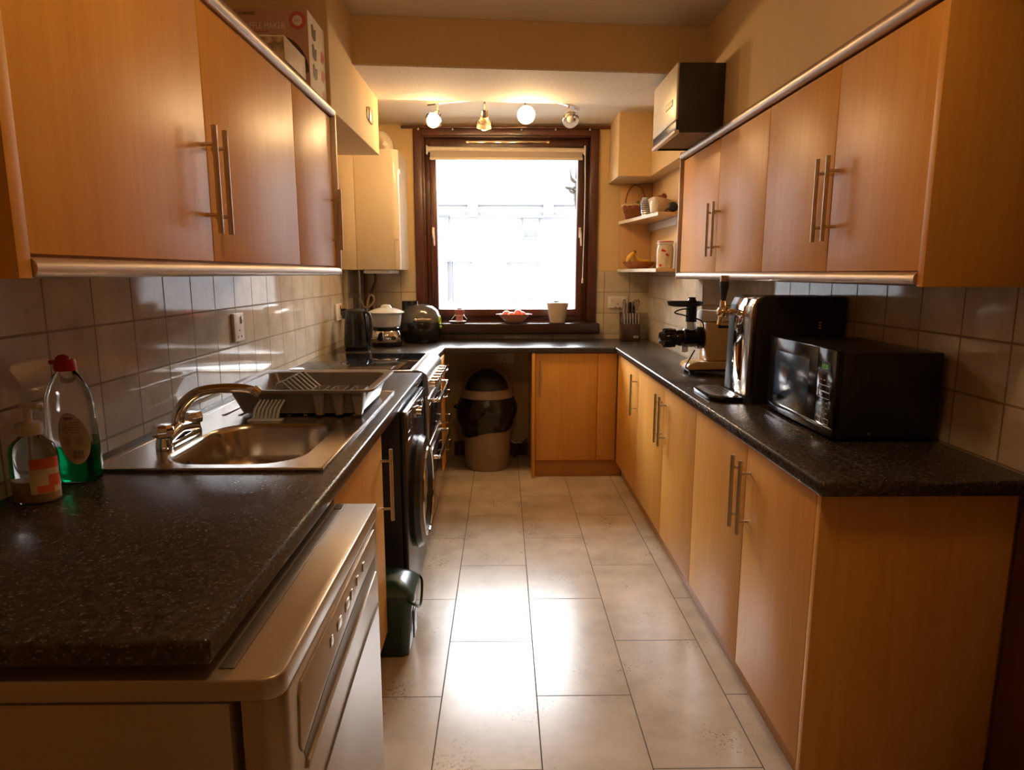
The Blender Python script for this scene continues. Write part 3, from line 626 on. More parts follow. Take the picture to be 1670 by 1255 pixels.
for k in range(3):
    bm = B(); x0 = -.650 + k * .066
    rs = boxring(bm, [(.924, x0 + .012, 2.206, x0 + .036, 2.240, .008), (1.012, x0, 2.192, x0 + .048, 2.285, .010), (1.012, x0 + .003, 2.200, x0 + .045, 2.282, .009), (.935, x0 + .014, 2.212, x0 + .034, 2.236, .007)]); bm.faces.new(list(reversed(rs[0]))); bm.faces.new(rs[-1])
    obj('cutlery_cup', bm, 'lid_grey', t_)
for k in range(7):
    y_ = 2.32 + k * .042
    bm = B(); tube(bm, [(-.83, y_, .932), (-.80, y_ + .006, 1.012), (-.785, y_ + .008, 1.016), (-.74, y_ + .004, .975), (-.69, y_, .932)], [.006, .005, .005, .006, .006], 8); obj('plate_rib', bm, 'lid_grey', t_)
# pale draining prongs seen through the near side
bm = B()
for k in range(7): x_ = -.835 + k * .013; tube(bm, [(x_, 2.170, .920), (x_ + .012, 2.160, .955), (x_ + .03, 2.168, .985)], [.006, .0045, .003], 8)
bx(bm, -.845, 2.14, .9168, -.735, 2.175, .9215, .002); obj('whisk_prongs', bm, 'frost', label='clear moulded drainer prongs on the steel in front of the grey rack', cat='drainer prongs')

# ---------------------------------------------------------------- wall cabinets
def wall_cab(name, label, side, y0, y1, doors, xf, xw, zb, zt, loc):
    t_ = thing(name, label, 'wall cabinet', loc); s = side
    lo, hi = sorted((xf + .021 * s, xw)); bm = B(); bx(bm, lo, y0, zb - .02, hi, y1, zt + .002); obj('carcass', bm, 'beech', t_, smooth=False)
    for a, b_, hy in doors:
        l2, h2 = sorted((xf, xf + .020 * s)); bm = B(); bx(bm, l2, a + .002, zb, h2, b_ - .002, zt - .004, .002); d = obj('door', bm, 'beech', t_)
        if hy: bar_handle(d, xf - .034 * s, hy, HZ[0], HZ[1], s, face=xf + .001 * s)
    return t_
HZ = (1.493, 1.736)
# right: three cabinet boxes behind shared rails
XF = .98
wall_cab('wall_cabinet', 'beech double wall cabinet nearest on the right above the microwave', 1, 1.552, 2.53, [(1.552, 2.02, 1.988), (2.02, 2.53, 2.052)], XF, XR - .01, 1.405, 2.0, (1.14, 2.04, 1.385)); 
HZ = (1.475, 1.716)
wall_cab('wall_cabinet', 'beech double wall cabinet on the right next to the open shelves', 1, 2.53, 3.695, [(2.53, 3.085, 3.045), (3.085, 3.695, 3.128)], XF, XRF - .012, 1.405, 2.0, (1.05, 3.11, 1.385))
bm = B(); bx(bm, XF - .012, 1.528, 1.368, XR - .01, 1.551, 2.043, .0015); obj('end_panel', bm, 'beech', label='beech end panel of the right wall cabinets', cat='end panel')
bm = B(); cyl(bm, (XF - .004, 1.552, 2.022), (XF - .004, 3.715, 2.022), .0195, n=20); obj('cornice_rail', bm, 'rail', label='champagne metal rail along the top of the right wall cabinets', cat='rail')
bm = B(); cyl(bm, (XF - .004, 1.552, 1.386), (XF - .004, 3.700, 1.386), .0165, n=20); obj('light_rail', bm, 'rail', label='champagne metal rail along the bottom of the right wall cabinets', cat='rail')
bm = B(); bx(bm, XF - .016, 3.7155, 1.366, XRF - .012, 3.728, 2.043, .002); obj('edge_strip', bm, 'rail', label='metal edged end strip of the right wall cabinets beside the shelves', cat='end strip')
# left
XFL = -.70; HZ = (1.493, 1.736)
wall_cab('wall_cabinet', 'large beech double wall cabinet on the left over the soap and sink', -1, .991, 2.335, [(.991, 1.643, 1.611), (1.643, 2.335, 1.671)], XFL, XL + .01, 1.428, 2.026, (-.9, 1.66, 1.405))
wall_cab('wall_cabinet', 'beech single door wall cabinet on the left nearest the boiler', -1, 2.335, 2.838, [(2.335, 2.838, 2.80)], XFL, XL + .01, 1.428, 2.026, (-.9, 2.58, 1.405))
bm = B(); bx(bm, XL + .01, .962, 1.392, XFL + .012, .990, 2.055, .0015); obj('end_panel', bm, 'beech', label='beech end panel at the near end of the left wall cabinets', cat='end panel')
bm = B(); cyl(bm, (XFL + .004, .991, 2.044), (XFL + .004, 2.842, 2.044), .0175, n=20); obj('cornice_rail', bm, 'rail', label='champagne metal rail along the top of the left wall cabinets', cat='rail')
bm = B(); cyl(bm, (XFL + .004, .991, 1.4075), (XFL + .004, 2.842, 1.4075), .0155, n=20); obj('light_rail', bm, 'rail', label='champagne metal rail along the bottom of the left wall cabinets', cat='rail')
bm = B(); bx(bm, XL + .01, 2.8425, 1.392, XFL + .018, 2.855, 2.057, .002); obj('edge_strip', bm, 'rail', label='metal edged end strip of the left wall cabinets beside the boiler', cat='end strip')

# ---------------------------------------------------------------- cartons on the left cabinets
t_ = thing('waffle_maker_carton', 'tall waffle maker carton standing on the left wall cabinets', 'carton', (-.84, 2.72, 2.028))
bm = B(); bx(bm, -.985, 2.62, 2.0285, -.715, 2.85, 2.352, .002); bt = obj('carton', bm, 'card', t_)
bm = B(); bx(bm, -.7148, 2.622, 2.031, -.7138, 2.848, 2.350); obj('side_print', bm, 'card_w', t_)
bm = B()
for zz in (2.295, 2.225, 2.155): prism(bm, [(2.665, zz - .02), (2.69, zz - .03), (2.72, zz - .022), (2.725, zz + .02), (2.70, zz + .012), (2.685, zz + .028), (2.662, zz + .018)], 'X', -.7136, -.7131)
obj('waffle_pictures', bm, 'ink', t_)
bm = B()
for zz in (2.24, 2.17, 2.09): prism(bm, [(2.78, zz - .02), (2.81, zz - .025), (2.835, zz), (2.82, zz + .02), (2.79, zz + .02)], 'X', -.7136, -.7131)
obj('food_pictures', bm, 'ink_red', t_)
text('WAFFLE MAKER', .030, (-.968, 2.6192, 2.284), (1, 0, 0), (0, 0, 1), 'ink_lt', t_, sx=.80)
text('SILVERCREST', .014, (-.965, 2.6192, 2.331), (1, 0, 0), (0, 0, 1), 'ink', t_, sx=.75)
bm = B(); bx(bm, -.96, 2.6188, 2.272, -.86, 2.6195, 2.275); obj('underline', bm, 'ink_red', t_)
bm = B(); cyl(bm, (-.751, 2.6198, 2.312), (-.751, 2.619, 2.312), .031, n=32); rd = obj('red_roundel', bm, 'ink_red', t_)
bm = B(); cyl(bm, (-.751, 2.6188, 2.312), (-.751, 2.6184, 2.312), .018, n=32); obj('roundel_centre', bm, 'ink_lt', rd)
text('3in1', .014, (-.751, 2.6182, 2.308), (1, 0, 0), (0, 0, 1), 'ink_red', rd, align='CENTER')
bm = B(); A_ = [(-.838 + .122 * math.cos(a), 2.135 + .130 * math.sin(a)) for a in [PI * k / 20 for k in range(21)]]
A2 = [(-.845 + .095 * math.cos(a), 2.125 + .112 * math.sin(a)) for a in [PI * k / 20 for k in range(20, -1, -1)]]
prism(bm, A_ + A2, 'Y', 2.6195, 2.6188); obj('appliance_picture', bm, 'ink', t_)
t_ = thing('patterned_carton', 'small floral patterned carton lying in front of the waffle maker carton', 'carton', (-.83, 2.48, 2.028))
bm = B(); bx(bm, -.93, 2.362, 2.0285, -.725, 2.598, 2.10, .002); obj('carton_base', bm, 'card_w', t_)
bm = B(); bx(bm, -.932, 2.360, 2.1002, -.7235, 2.600, 2.178, .002); obj('carton_lid', bm, 'card_w', t_)
bm = B(); bx(bm, -.931, 2.3590, 2.031, -.7245, 2.3605, 2.172); obj('floral_front', bm, 'lattice', t_)
bm = B(); bx(bm, -.7240, 2.363, 2.097, -.7222, 2.597, 2.100); obj('lid_shadow_line', bm, 'ink', t_)

# ---------------------------------------------------------------- boiler corner
t_ = thing('boiler', 'cream white gas boiler on the left wall in the window corner', 'boiler', (-.9, 4.74, 1.42))
bm = B(); bx(bm, XL + .010, 4.50, 1.422, -.975, 4.965, 2.19, .003); obj('back_case', bm, 'boiler', t_)
bm = B(); prism(bm, [(-.9735, 4.50), *[(-.685 - .045 + .045 * math.cos(a), 4.50 + .045 + .045 * math.sin(a)) for a in [-PI / 2 + PI / 2 * k / 8 for k in range(9)]], *[(-.685 - .045 + .045 * math.cos(a), 4.92 + .045 * math.sin(a)) for a in [PI / 2 * k / 8 for k in range(9)]], (-.9735, 4.965)], 'Z', 1.422, 2.195, .003)
bc = obj('front_case', bm, 'boiler', t_, ang=50)
bm = B(); bx(bm, -.72, 4.4985, 1.425, -.7185, 4.4999, 1.62); bx(bm, -.7185, 4.4985, 1.62, -.69, 4.51, 1.6215); obj('flap_seam', bm, 'grey_print', bc)
bm = B(); cyl(bm, (-.686, 4.56, 2.06), (-.681, 4.56, 2.06), .016, n=20); obj('gauge', bm, 'white', bc)
bm = B(); bx(bm, -.94, 4.53, 1.396, -.76, 4.93, 1.4215, .01); obj('underside_tray', bm, 'white', t_)
t_ = thing('boiler_flue', 'white flue elbow on top of the boiler', 'flue', (-.80, 4.75, 2.197))
bm = B(); lathe(bm, [(.072, 0), (.072, .012), (.058, .016), (.056, .03)], (-.80, 4.75, 2.1965), 28); p = smooth_path([(-.80, 4.75, 2.22), (-.80, 4.75, 2.26), (-.815, 4.75, 2.295), (-.86, 4.75, 2.31), (-1.095, 4.75, 2.312)], 6)
tube(bm, p, .052, 22); obj('elbow', bm, 'boiler', t_)
bm = B(); cyl(bm, (-.795, 4.690, 2.262), (-.795, 4.700, 2.262), .016, n=20); obj('test_cap', bm, 'white', t_)
t_ = thing('boiler_pipes', 'brown and white pipes dropping from the boiler to the worktop', 'pipes', (-.98, 4.85, .911))
bm = B(); cyl(bm, (-1.045, 4.88, .912), (-1.045, 4.88, 1.421), .011); cyl(bm, (-1.045, 4.88, 1.24), (-1.045, 4.86, 1.24), .014); obj('pipe', bm, 'chrome', t_)
bm = B(); cyl(bm, (-1.005, 4.90, .912), (-1.005, 4.90, 1.421), .013); obj('pipe', bm, 'copper', t_)
bm = B(); tube(bm, smooth_path([(-.93, 4.9, 1.395), (-.93, 4.9, 1.34), (-.955, 4.9, 1.28), (-.965, 4.9, 1.22), (-.965, 4.9, .912)]), .010, 12); obj('pipe', bm, 'copper', t_)
bm = B(); tube(bm, smooth_path([(-1.03, 4.84, 1.20), (-1.0, 4.83, 1.155), (-.96, 4.82, 1.165), (-.93, 4.82, 1.21), (-.95, 4.82, 1.245), (-.975, 4.82, 1.21), (-.985, 4.83, 1.13), (-.99, 4.83, .915)]), .008, 10); obj('pipe', bm, 'ivory', t_)
bm = B(); bx(bm, XL + .008, 4.62, .911, XL + .035, 4.66, 1.421, .002); obj('pipe_trunking', bm, 'ivory', label='slim cream trunking below the boiler on the left wall', cat='trunking')
t_ = thing('thermostat', 'small cream plate on the left bulkhead', 'wall plate', (-.695, 3.67, 2.18))
bm = B(); bx(bm, -.6998, 3.625, 2.178, -.688, 3.715, 2.252, .004); obj('cover', bm, 'ivory', t_)
bm = B(); bx(bm, -.6998, 3.6, 2.185, -.694, 3.623, 2.245, .002); obj('side_slot', bm, 'beech_edge', t_)

# ---------------------------------------------------------------- extractor
t_ = thing('extractor_hood', 'small extractor with pale metal front and dark side under the ceiling beam', 'extractor', (.89, 3.36, 2.03))
bm = B(); bx(bm, .792, 3.13, 2.045, .998, 3.59, 2.325, .002); bx(bm, .80, 3.13, 2.028, .998, 3.142, 2.046); bx(bm, .80, 3.578, 2.028, .998, 3.59, 2.046); bx(bm, .985, 3.142, 2.028, .998, 3.578, 2.046); obj('housing', bm, 'hoodside', t_)
bm = B(); bx(bm, .782, 3.13, 2.083, .7915, 3.59, 2.326, .002); ff = obj('front_panel', bm, 'hoodfront', t_)
bm = B(); bx(bm, .7805, 3.19, 2.155, .7825, 3.32, 2.185, .001); sl = obj('badge_recess', bm, 'silver_dk', ff)
bm = B(); bx(bm, .7795, 3.20, 2.160, .7803, 3.31, 2.180); obj('badge', bm, 'hoodfront', sl)
bm = B(); bx(bm, .784, 3.13, 2.040, .7915, 3.59, 2.0825, .002); obj('lower_band', bm, 'blackmetal', t_)
bm = B(); bx(bm, .778, 3.128, 2.024, .800, 3.592, 2.040, .003); obj('bottom_lip', bm, 'white', t_)
bm = B(); bx(bm, .802, 3.144, 2.036, .984, 3.577, 2.0445); obj('grease_filter', bm, 'filter', t_)

# ---------------------------------------------------------------- spotlight bar
t_ = thing('spotlight_bar', 'curved chrome ceiling bar carrying four spotlights in front of the window', 'spotlight', (.03, 4.15, 2.45))
arc = smooth_path([(-.447, 4.163, 2.40), (-.28, 4.09, 2.40), (-.08, 4.035, 2.40), (.12, 4.04, 2.40), (.307, 4.09, 2.40), (.472, 4.27, 2.40)], 6)
bm = B()
rr = [[bm.verts.new((p.x, p.y - .014, p.z - .015)), bm.verts.new((p.x, p.y + .014, p.z - .015)), bm.verts.new((p.x, p.y + .014, p.z)), bm.verts.new((p.x, p.y - .014, p.z))] for p in arc]
for i in range(len(rr) - 1): skin(bm, rr[i], rr[i + 1])
bm.faces.new(rr[0]); bm.faces.new(list(reversed(rr[-1]))); obj('bar', bm, 'chrome', t_)
bm = B(); cyl(bm, (.02, 4.15, 2.4495), (.02, 4.15, 2.425), .05, n=28); cyl(bm, (.02, 4.15, 2.426), (.02, 4.12, 2.40), .01); obj('ceiling_rose', bm, 'chrome', t_)
def spot(root, d, lit, ring_=False, shade=False):
    root = Vector(root); d = Vector(d).normalized()
    bm = B(); j = root + Vector((0, 0, -.055)); cyl(bm, root, j, .006, n=10)
    a = j - d * .012; b_ = j + d * .045
    lathe(bm, [(.014, -.012), (.021, -.006), (.022, .02), (.020, .045)], j, 20, d)
    h = obj('spot_head', bm, 'chrome' if not ring_ else 'brass', t_)
    bm = B(); lathe(bm, [(.022, .040), (.030, .048), (.047, .056), (.051, .062), (.047, .062), (.030, .054)], j, 32, d, cap0=False, cap1=False); obj('glass_ring', bm, 'glass', h)
    if shade:
        bm = B(); lathe(bm, [(.022, .030), (.026, .045), (.038, .068), (.044, .088), (.045, .092), (.042, .088), (.035, .068), (.022, .046)], j, 28, d, cap0=False, cap1=False); obj('reflector_shade', bm, 'ivory', h)
    bm = B()
    c = j + d * .068
    u, w = frame(d)
    prof = [(.012, .036), (.014, .046), (.026, .056), (.033, .070), (.034, .082), (.028, .095), (.015, .103), (.001, .105)]
    lathe(bm, prof if lit else [(r_ * .62, .03 + (h_ - .036) * .6) for r_, h_ in prof], j, 24, d); obj('bulb', bm, 'bulb_on' if lit else 'bulb_off', h)
spot((-.385, 4.135, 2.388), (-.30, -.55, -.70), True)
spot((-.105, 4.09, 2.388), (-.05, .45, -.85), True, shade=True)
spot((.135, 4.10, 2.388), (.05, -.9, -.45), True)
spot((.40, 4.19, 2.388), (.10, -.85, -.55), False, True)

# ---------------------------------------------------------------- sockets
def socket(name, label, c, axis, w, h, rocker=None, n_rock=1):
    """axis 'X' = on the left wall facing +x; 'Y' = on the back wall facing -y"""
    t_ = thing(name, label, 'socket', c)
    def pl(u0, z0, u1, z1, d0, d1, mat, nm, par, bev=.0015):
        bm = B()
        if axis == 'X': bx(bm, c[0] + d0, c[1] + u0, c[2] + z0, c[0] + d1, c[1] + u1, c[2] + z1, bev)
        else: bx(bm, c[0] + u0, c[1] - d1, c[2] + z0, c[0] + u1, c[1] - d0, c[2] + z1, bev)
        return obj(nm, bm, mat, par)
    f = pl(-w / 2, -h / 2, w / 2, h / 2, 0, .014, 'socket', 'face_plate', t_, .003)
    for k in range(n_rock):
        u = w * (.22 if n_rock == 1 else (-.32 + .64 * k))
        pl(u - .008, h * .12, u + .008, h * .38, .0135, .019, rocker or 'white', 'rocker_switch', f)
    for (a, b_) in ((0, .0), (-.016, -.026), (.016, -.026)): pl(a - .004, b_ - .007 - .01, a + .004, b_ - .01, .0138, .0145, 'dark', 'pin_hole', f, 0)
    return t_
socket('wall_socket', 'white single wall socket on the left tiles above the sink', (XL + .0082, 2.745, 1.18), 'X', .10, .115)
sw = socket('cooker_switch', 'cream cooker switch with red rocker and black plug on the left tiles', (XL + .0082, 4.43, 1.145), 'X', .15, .11, 'red', 1)
bm = B(); bx(bm, XL + .0225, 4.46, 1.12, XL + .062, 4.51, 1.165, .008); pg = obj('plug', bm, 'cord', label='black plug with cable hanging from the cooker switch', cat='plug')
bm = B(); tube(bm, smooth_path([(XL + .05, 4.485, 1.119), (XL + .055, 4.48, 1.05), (XL + .075, 4.44, .98), (XL + .06, 4.40, .9145)]), .004, 8); obj('cable', bm, 'cord', label='black kettle cable hanging down the left tiles', cat='cable')
socket('wall_socket', 'cream double socket on the window wall left of the knife block', (.862, YB - .0082, 1.185), 'Y', .145, .088, None, 2)
socket('wall_socket', 'socket under the window worktop above the bin', (0.01, YB - .0001, .765), 'Y', .14, .085, None, 2)
socket('wall_socket', 'small cream outlet plate on the left tiles behind the kettle', (XL + .0082, 4.80, 1.18), 'X', .11, .085)

# ---------------------------------------------------------------- bottles
t_ = thing('soap_dispenser', 'clear pump soap dispenser with orange label, half full of cream soap', 'soap bottle', (-1.02, 1.40, .911))
c = (-1.020, 1.40, .911)
bm = B(); lathe(bm, [(.046, .0), (.049, .004), (.049, .105), (.044, .125), (.026, .142), (.020, .147)], c, 32, sx=1, sy=.72); obj('bottle', bm, 'clear', t_)
bm = B(); lathe(bm, [(.044, .002), (.0472, .006), (.0472, .048), (.0, .0482)], c, 32, sx=1, sy=.70); obj('soap', bm, 'soapliq', t_)
bm = B(); lathe(bm, [(.024, .147), (.025, .150), (.025, .170), (.019, .174)], c, 24); cp_ = obj('collar', bm, 'white', t_)
bm = B(); cyl(bm, (c[0], c[1], c[2] + .174), (c[0], c[1], c[2] + .205), .008); bx(bm, c[0] - .012, c[1] - .012, c[2] + .203, c[0] + .030, c[1] + .012, c[2] + .216, .004); cyl(bm, (c[0] + .028, c[1], c[2] + .209), (c[0] + .036, c[1] - .002, c[2] + .199), .005, n=10); obj('pump', bm, 'white', t_)
bm = B(); cyl(bm, (c[0] + .002, c[1], c[2] + .01), (c[0] + .0, c[1], c[2] + .147), .0035, n=8); obj('dip_tube', bm, 'white', t_)
def curved(c, rx, ry, a0, a1, z0, z1, n=10):
    bm = B(); lo = []; hi = []
    for k in range(n + 1):
        a = a0 + (a1 - a0) * k / n; lo.append(bm.verts.new((c[0] + rx * math.cos(a), c[1] + ry * math.sin(a), c[2] + z0))); hi.append(bm.verts.new((c[0] + rx * math.cos(a), c[1] + ry * math.sin(a), c[2] + z1)))
    for k in range(n): bm.faces.new((lo[k], lo[k + 1], hi[k + 1], hi[k]))
    return bm
lb = obj('paper_label', curved(c, .0497, .0363, -PI * .42, PI * .05, .022, .098), 'label', t_)
obj('orange_band', curved(c, .0500, .0366, -PI * .40, PI * .04, .076, .099), 'ink_org', lb)
obj('orange_flower', curved(c, .0500, .0366, -PI * .34, -PI * .10, .024, .040), 'ink_org', lb)
obj('orange_petal', curved(c, .0501, .0367, -PI * .18, PI * .04, .036, .062), 'ink_org', lb)
t_ = thing('washing_up_bottle', 'large clear washing up liquid bottle with red cap and green liquid', 'bottle', (-1.03, 1.545, .911))
c = (-1.025, 1.545, .911)
prof = [(.050, 0), (.058, .005), (.061, .03), (.060, .09), (.058, .13), (.057, .17), (.054, .20), (.046, .225), (.032, .25), (.023, .262), (.021, .268)]
bm = B(); lathe(bm, prof, c, 36, sx=1, sy=.58); obj('bottle', bm, 'clear', t_)
bm = B(); lathe(bm, [(.050, .003), (.0560, .008), (.0585, .03), (.0578, .088), (.0, .0885)], c, 36, sx=1, sy=.56); obj('green_liquid', bm, 'greenliq', t_)
bm = B(); lathe(bm, [(.022, .264), (.0235, .268), (.023, .285), (.020, .291), (.0, .291)], c, 24); ball(bm, (c[0] - .004, c[1], c[2] + .291), .016, .013, .011, 14, 8); bx(bm, c[0] - .034, c[1] - .008, c[2] + .279, c[0] - .015, c[1] + .008, c[2] + .289, .003); obj('cap', bm, 'red', t_)
# oval back label on the near face
bm = B(); cen = bm.verts.new((c[0] + .022, c[1] - .0375, c[2] + .105)); rg = []
for k in range(32):
    a = 2 * PI * k / 32; x_ = .022 + .030 * math.cos(a) - .006 * math.sin(a); z_ = .108 + .062 * math.sin(a)
    rr_ = math.sqrt(max(0, 1 - min(1, (x_ / .0605)) ** 2)); rg.append(bm.verts.new((c[0] + x_, c[1] - .0352 * rr_ - .0018, c[2] + z_)))
cen.co.y = c[1] - .0352 * math.sqrt(1 - (.022 / .0605) ** 2) - .0022
for k in range(32): bm.faces.new((cen, rg[k], rg[(k + 1) % 32]))
lb = obj('back_label', bm, 'label', t_)
yl = lambda x_: c[1] - .0352 * math.sqrt(max(0, 1 - (x_ / .0605) ** 2)) - .0032
def mark(x0, z0, x1, z1, mat, nm):
    bm = B(); v = [bm.verts.new((c[0] + p, yl(p), c[2] + q)) for p, q in ((x0, z0), (x1, z0), (x1, z1), (x0, z1))]; bm.faces.new(v); return obj(nm, bm, mat, lb, smooth=False)
for k in range(6): mark(.020 + k * .0036, .060, .0215 + k * .0036 + (k % 2) * .0008, .080, 'grey_print', 'barcode_bar')
for k in range(5): mark(.004 + k * .0004, .110 - k * .0045, .042, .1112 - k * .0045, 'grey_print', 'small_print_line')
for k in range(5): mark(.019, .122 + k * .006, .038, .1235 + k * .006, 'grey_print', 'small_print_line')
mark(.008, .154, .026, .160, 'grey_print', 'brand_patch')
bm = B(); hz_ = [(.0095, .132), (.0165, .124 + .0), (.0095, .116), (.0025, .124)]
hz_ = [(.011, .143), (.019, .133), (.011, .123), (.003, .133)]
for k in range(4):
    p, q = hz_[k], hz_[(k + 1) % 4]; tube(bm, [(c[0] + p[0], yl(p[0]) - .0002, c[2] + p[1]), (c[0] + q[0], yl(q[0]) - .0002, c[2] + q[1])], .0007, 6)
obj('hazard_diamond', bm, 'ink_red', lb)
text('!', .013, (c[0] + .0095, yl(.011) - .0002, c[2] + .1285), (1, 0, 0), (0, 0, 1), 'ink', lb)

# ---------------------------------------------------------------- appliances in the left corner
t_ = thing('kettle', 'black electric kettle beyond the hob on the left', 'kettle', (-.94, 4.26, .911))
c = (-.940, 4.26, .911)
bm = B(); lathe(bm, [(.078, 0), (.080, .012), (.074, .018)], c, 32); obj('power_base', bm, 'black', t_)
bm = B(); lathe(bm, [(.078, .018), (.082, .022), (.081, .08), (.076, .17), (.069, .225), (.066, .240)], c, 36); by = obj('body', bm, 'black', t_)
bm = B(); lathe(bm, [(.066, .240), (.064, .252), (.050, .262), (.02, .266), (.0, .267)], c, 32); cyl(bm, (c[0], c[1], c[2] + .265), (c[0], c[1], c[2] + .272), .015); obj('lid', bm, 'black_m', t_)
bm = B(); prism(bm, [(c[0] - .060, c[1] - .025), (c[0] - .093, c[1]), (c[0] - .060, c[1] + .025)], 'Z', c[2] + .20, c[2] + .248, .004); obj('spout', bm, 'black', t_)
bm = B(); tube(bm, smooth_path([(c[0] + .055, c[1] - .02, c[2] + .245), (c[0] + .085, c[1] - .028, c[2] + .235), (c[0] + .098, c[1] - .03, c[2] + .18), (c[0] + .094, c[1] - .03, c[2] + .09), (c[0] + .078, c[1] - .022, c[2] + .05)], 6), .011, 12); obj('handle', bm, 'black_m', t_)
bm = B(); tube(bm, [(c[0] + .055 + .001, c[1] - .052, c[2] + z) for z in (.05, .12, .19)], .0055, 8); obj('water_gauge', bm, 'graphite', by)
t_ = thing('food_steamer', 'steel and frosted plastic food steamer between the kettle and the black fryer', 'steamer', (-.79, 4.50, .911))
c = (-.790, 4.50, .911)
bm = B(); lathe(bm, [(.098, 0), (.102, .006), (.102, .026), (.098, .030)], c, 40); obj('black_base', bm, 'black', t_)
bm = B(); lathe(bm, [(.099, .030), (.103, .036), (.103, .075), (.093, .105), (.090, .108)], c, 40); obj('steel_body', bm, 'chrome', t_)
bm = B(); lathe(bm, [(.092, .108), (.097, .112), (.097, .126), (.092, .130)], c, 40); obj('collar', bm, 'black', t_)
bm = B(); lathe(bm, [(.084, .130), (.090, .134), (.097, .160), (.102, .212), (.108, .218), (.108, .224), (.099, .222), (.094, .165), (.086, .138)], c, 40, cap0=True, cap1=False); obj('steam_bowl', bm, 'frost', t_)
bm = B(); lathe(bm, [(.121, .224), (.123, .228), (.108, .238), (.070, .252), (.040, .258), (.036, .266), (.026, .278), (.0, .282)], c, 40); ld = obj('lid', bm, 'frost', t_)
bm = B(); cyl(bm, (c[0] + .06, c[1] - .088, c[2] + .06), (c[0] + .066, c[1] - .098, c[2] + .06), .014, n=18); obj('dial', bm, 'black', t_)
t_ = thing('air_fryer', 'rounded black air fryer with smoky domed lid and lime button in the window corner', 'fryer', (-.585, 4.76, .911))
c = (-.590, 4.765, .911)
bm = B(); lathe(bm, [(.105, 0), (.120, .004), (.138, .035), (.148, .08), (.150, .125), (.146, .140)], c, 44, sx=1.0, sy=.92); bs = obj('body', bm, 'black', t_)
bm = B(); lathe(bm, [(.147, .142), (.147, .150), (.140, .190), (.122, .228), (.090, .255), (.050, .268), (.0, .272)], c, 44, sx=1.0, sy=.92); ld = obj('domed_lid', bm, 'smoky', t_)
bm = B(); prism(bm, rrect(c[0] - .135, c[1] - .02, c[0] - .02, c[1] + .11, .04), 'Z', c[2] + .20, c[2] + .292, .014); obj('rear_housing', bm, 'black', t_)
bm = B(); cyl(bm, (c[0] - .02, c[1] - .142, c[2] + .165), (c[0] + .085, c[1] - .118, c[2] + .165), .013, n=16); ball(bm, (c[0] - .02, c[1] - .142, c[2] + .165), .018); obj('lid_handle', bm, 'brass', t_)
bm = B(); tube(bm, [(c[0] + .142 + .003 * math.cos(a), c[1] - .065 + .018 * math.cos(a), c[2] + .160 + .026 * math.sin(a)) for a in [2 * PI * k / 24 for k in range(24)]], .006, 8, closed=True); ball(bm, (c[0] + .146, c[1] - .06, c[2] + .112), .009, .009, .011); obj('lime_button', bm, 'lime', t_)

# ---------------------------------------------------------------- window sill
t_ = thing('saucer', 'pale saucer under a small terracotta pot on the sill', 'saucer', (-.335, 4.925, 1.035))
bm = B(); lathe(bm, [(.030, 0), (.034, .002), (.058, .009), (.064, .014), (.060, .015), (.034, .007), (.0, .006)], (-.335, 4.925, 1.0355), 32); me_ = obj('dish', bm, 'white', t_)
t_ = thing('terracotta_pot', 'small terracotta pot with wire carrier on a saucer at the left of the sill', 'pot', (-.325, 4.925, 1.05))
c = (-.322, 4.925, 1.0512)
bm = B(); lathe(bm, [(.022, 0), (.026, .004), (.026, .03), (.034, .045), (.036, .05), (.036, .082), (.030, .084)], c, 24); obj('pot', bm, 'terra', t_)
bm = B(); lathe(bm, [(.018, .084), (.018, .092), (.0, .093)], c, 20); obj('lid', bm, 'copper', t_)
bm = B(); tube(bm, [(c[0] + .036 * math.cos(a), c[1] + .036 * math.sin(a), c[2] + .04) for a in [2 * PI * k / 24 for k in range(24)]], .002, 6, closed=True)
for s_ in (-1, 1): tube(bm, smooth_path([(c[0] + .030 * s_, c[1] - .02, c[2] + .046), (c[0] + .042 * s_, c[1] - .025, c[2] + .03), (c[0] + .058 * s_, c[1] - .025, c[2] + .012)]), .002, 6)
obj('wire_carrier', bm, 'blindbar', t_)
t_ = thing('fruit_bowl', 'shallow pinkish bowl of red peaches in the middle of the sill', 'bowl', (.083, 4.92, 1.035))
c = (.083, 4.915, 1.0355)
bm = B(); lathe(bm, [(.040, 0), (.055, .003), (.095, .035), (.118, .062), (.122, .066), (.115, .064), (.090, .037), (.05, .009), (.0, .008)], c, 40, sx=1, sy=.86); bx(bm, c[0] + .112, c[1] - .012, c[2] + .058, c[0] + .135, c[1] + .012, c[2] + .066, .003); bx(bm, c[0] - .135, c[1] - .012, c[2] + .058, c[0] - .112, c[1] + .012, c[2] + .066, .003); obj('bowl_shell', bm, 'pinkbowl', t_)
for k, (dx, dy, dz, r_, lab) in enumerate(((-.055, .012, .058, .034, 'red peach at the left of the sill bowl'), (-.018, -.030, .050, .034, 'front red peach in the sill bowl'), (.030, .006, .068, .032, 'red peach highest in the middle of the sill bowl'), (.062, -.008, .060, .026, 'red peach at the right of the sill bowl'))):
    bm = B(); ball(bm, (c[0] + dx, c[1] + dy, c[2] + dz), r_, r_, r_ * .95, 20, 12); f_ = obj('peach', bm, 'peach', label=lab, cat='peach', group='peaches in the bowl on the sill')
t_ = thing('planter', 'taupe plant pot with a tiny seedling at the right of the sill', 'plant pot', (.405, 4.92, 1.035))
c = (.405, 4.915, 1.0355)
bm = B(); lathe(bm, [(.048, 0), (.054, .004), (.062, .04), (.072, .10), (.078, .130), (.080, .145), (.074, .145), (.070, .12), (.0, .118)], c, 36, sx=1, sy=.85); obj('pot', bm, 'pot', t_)
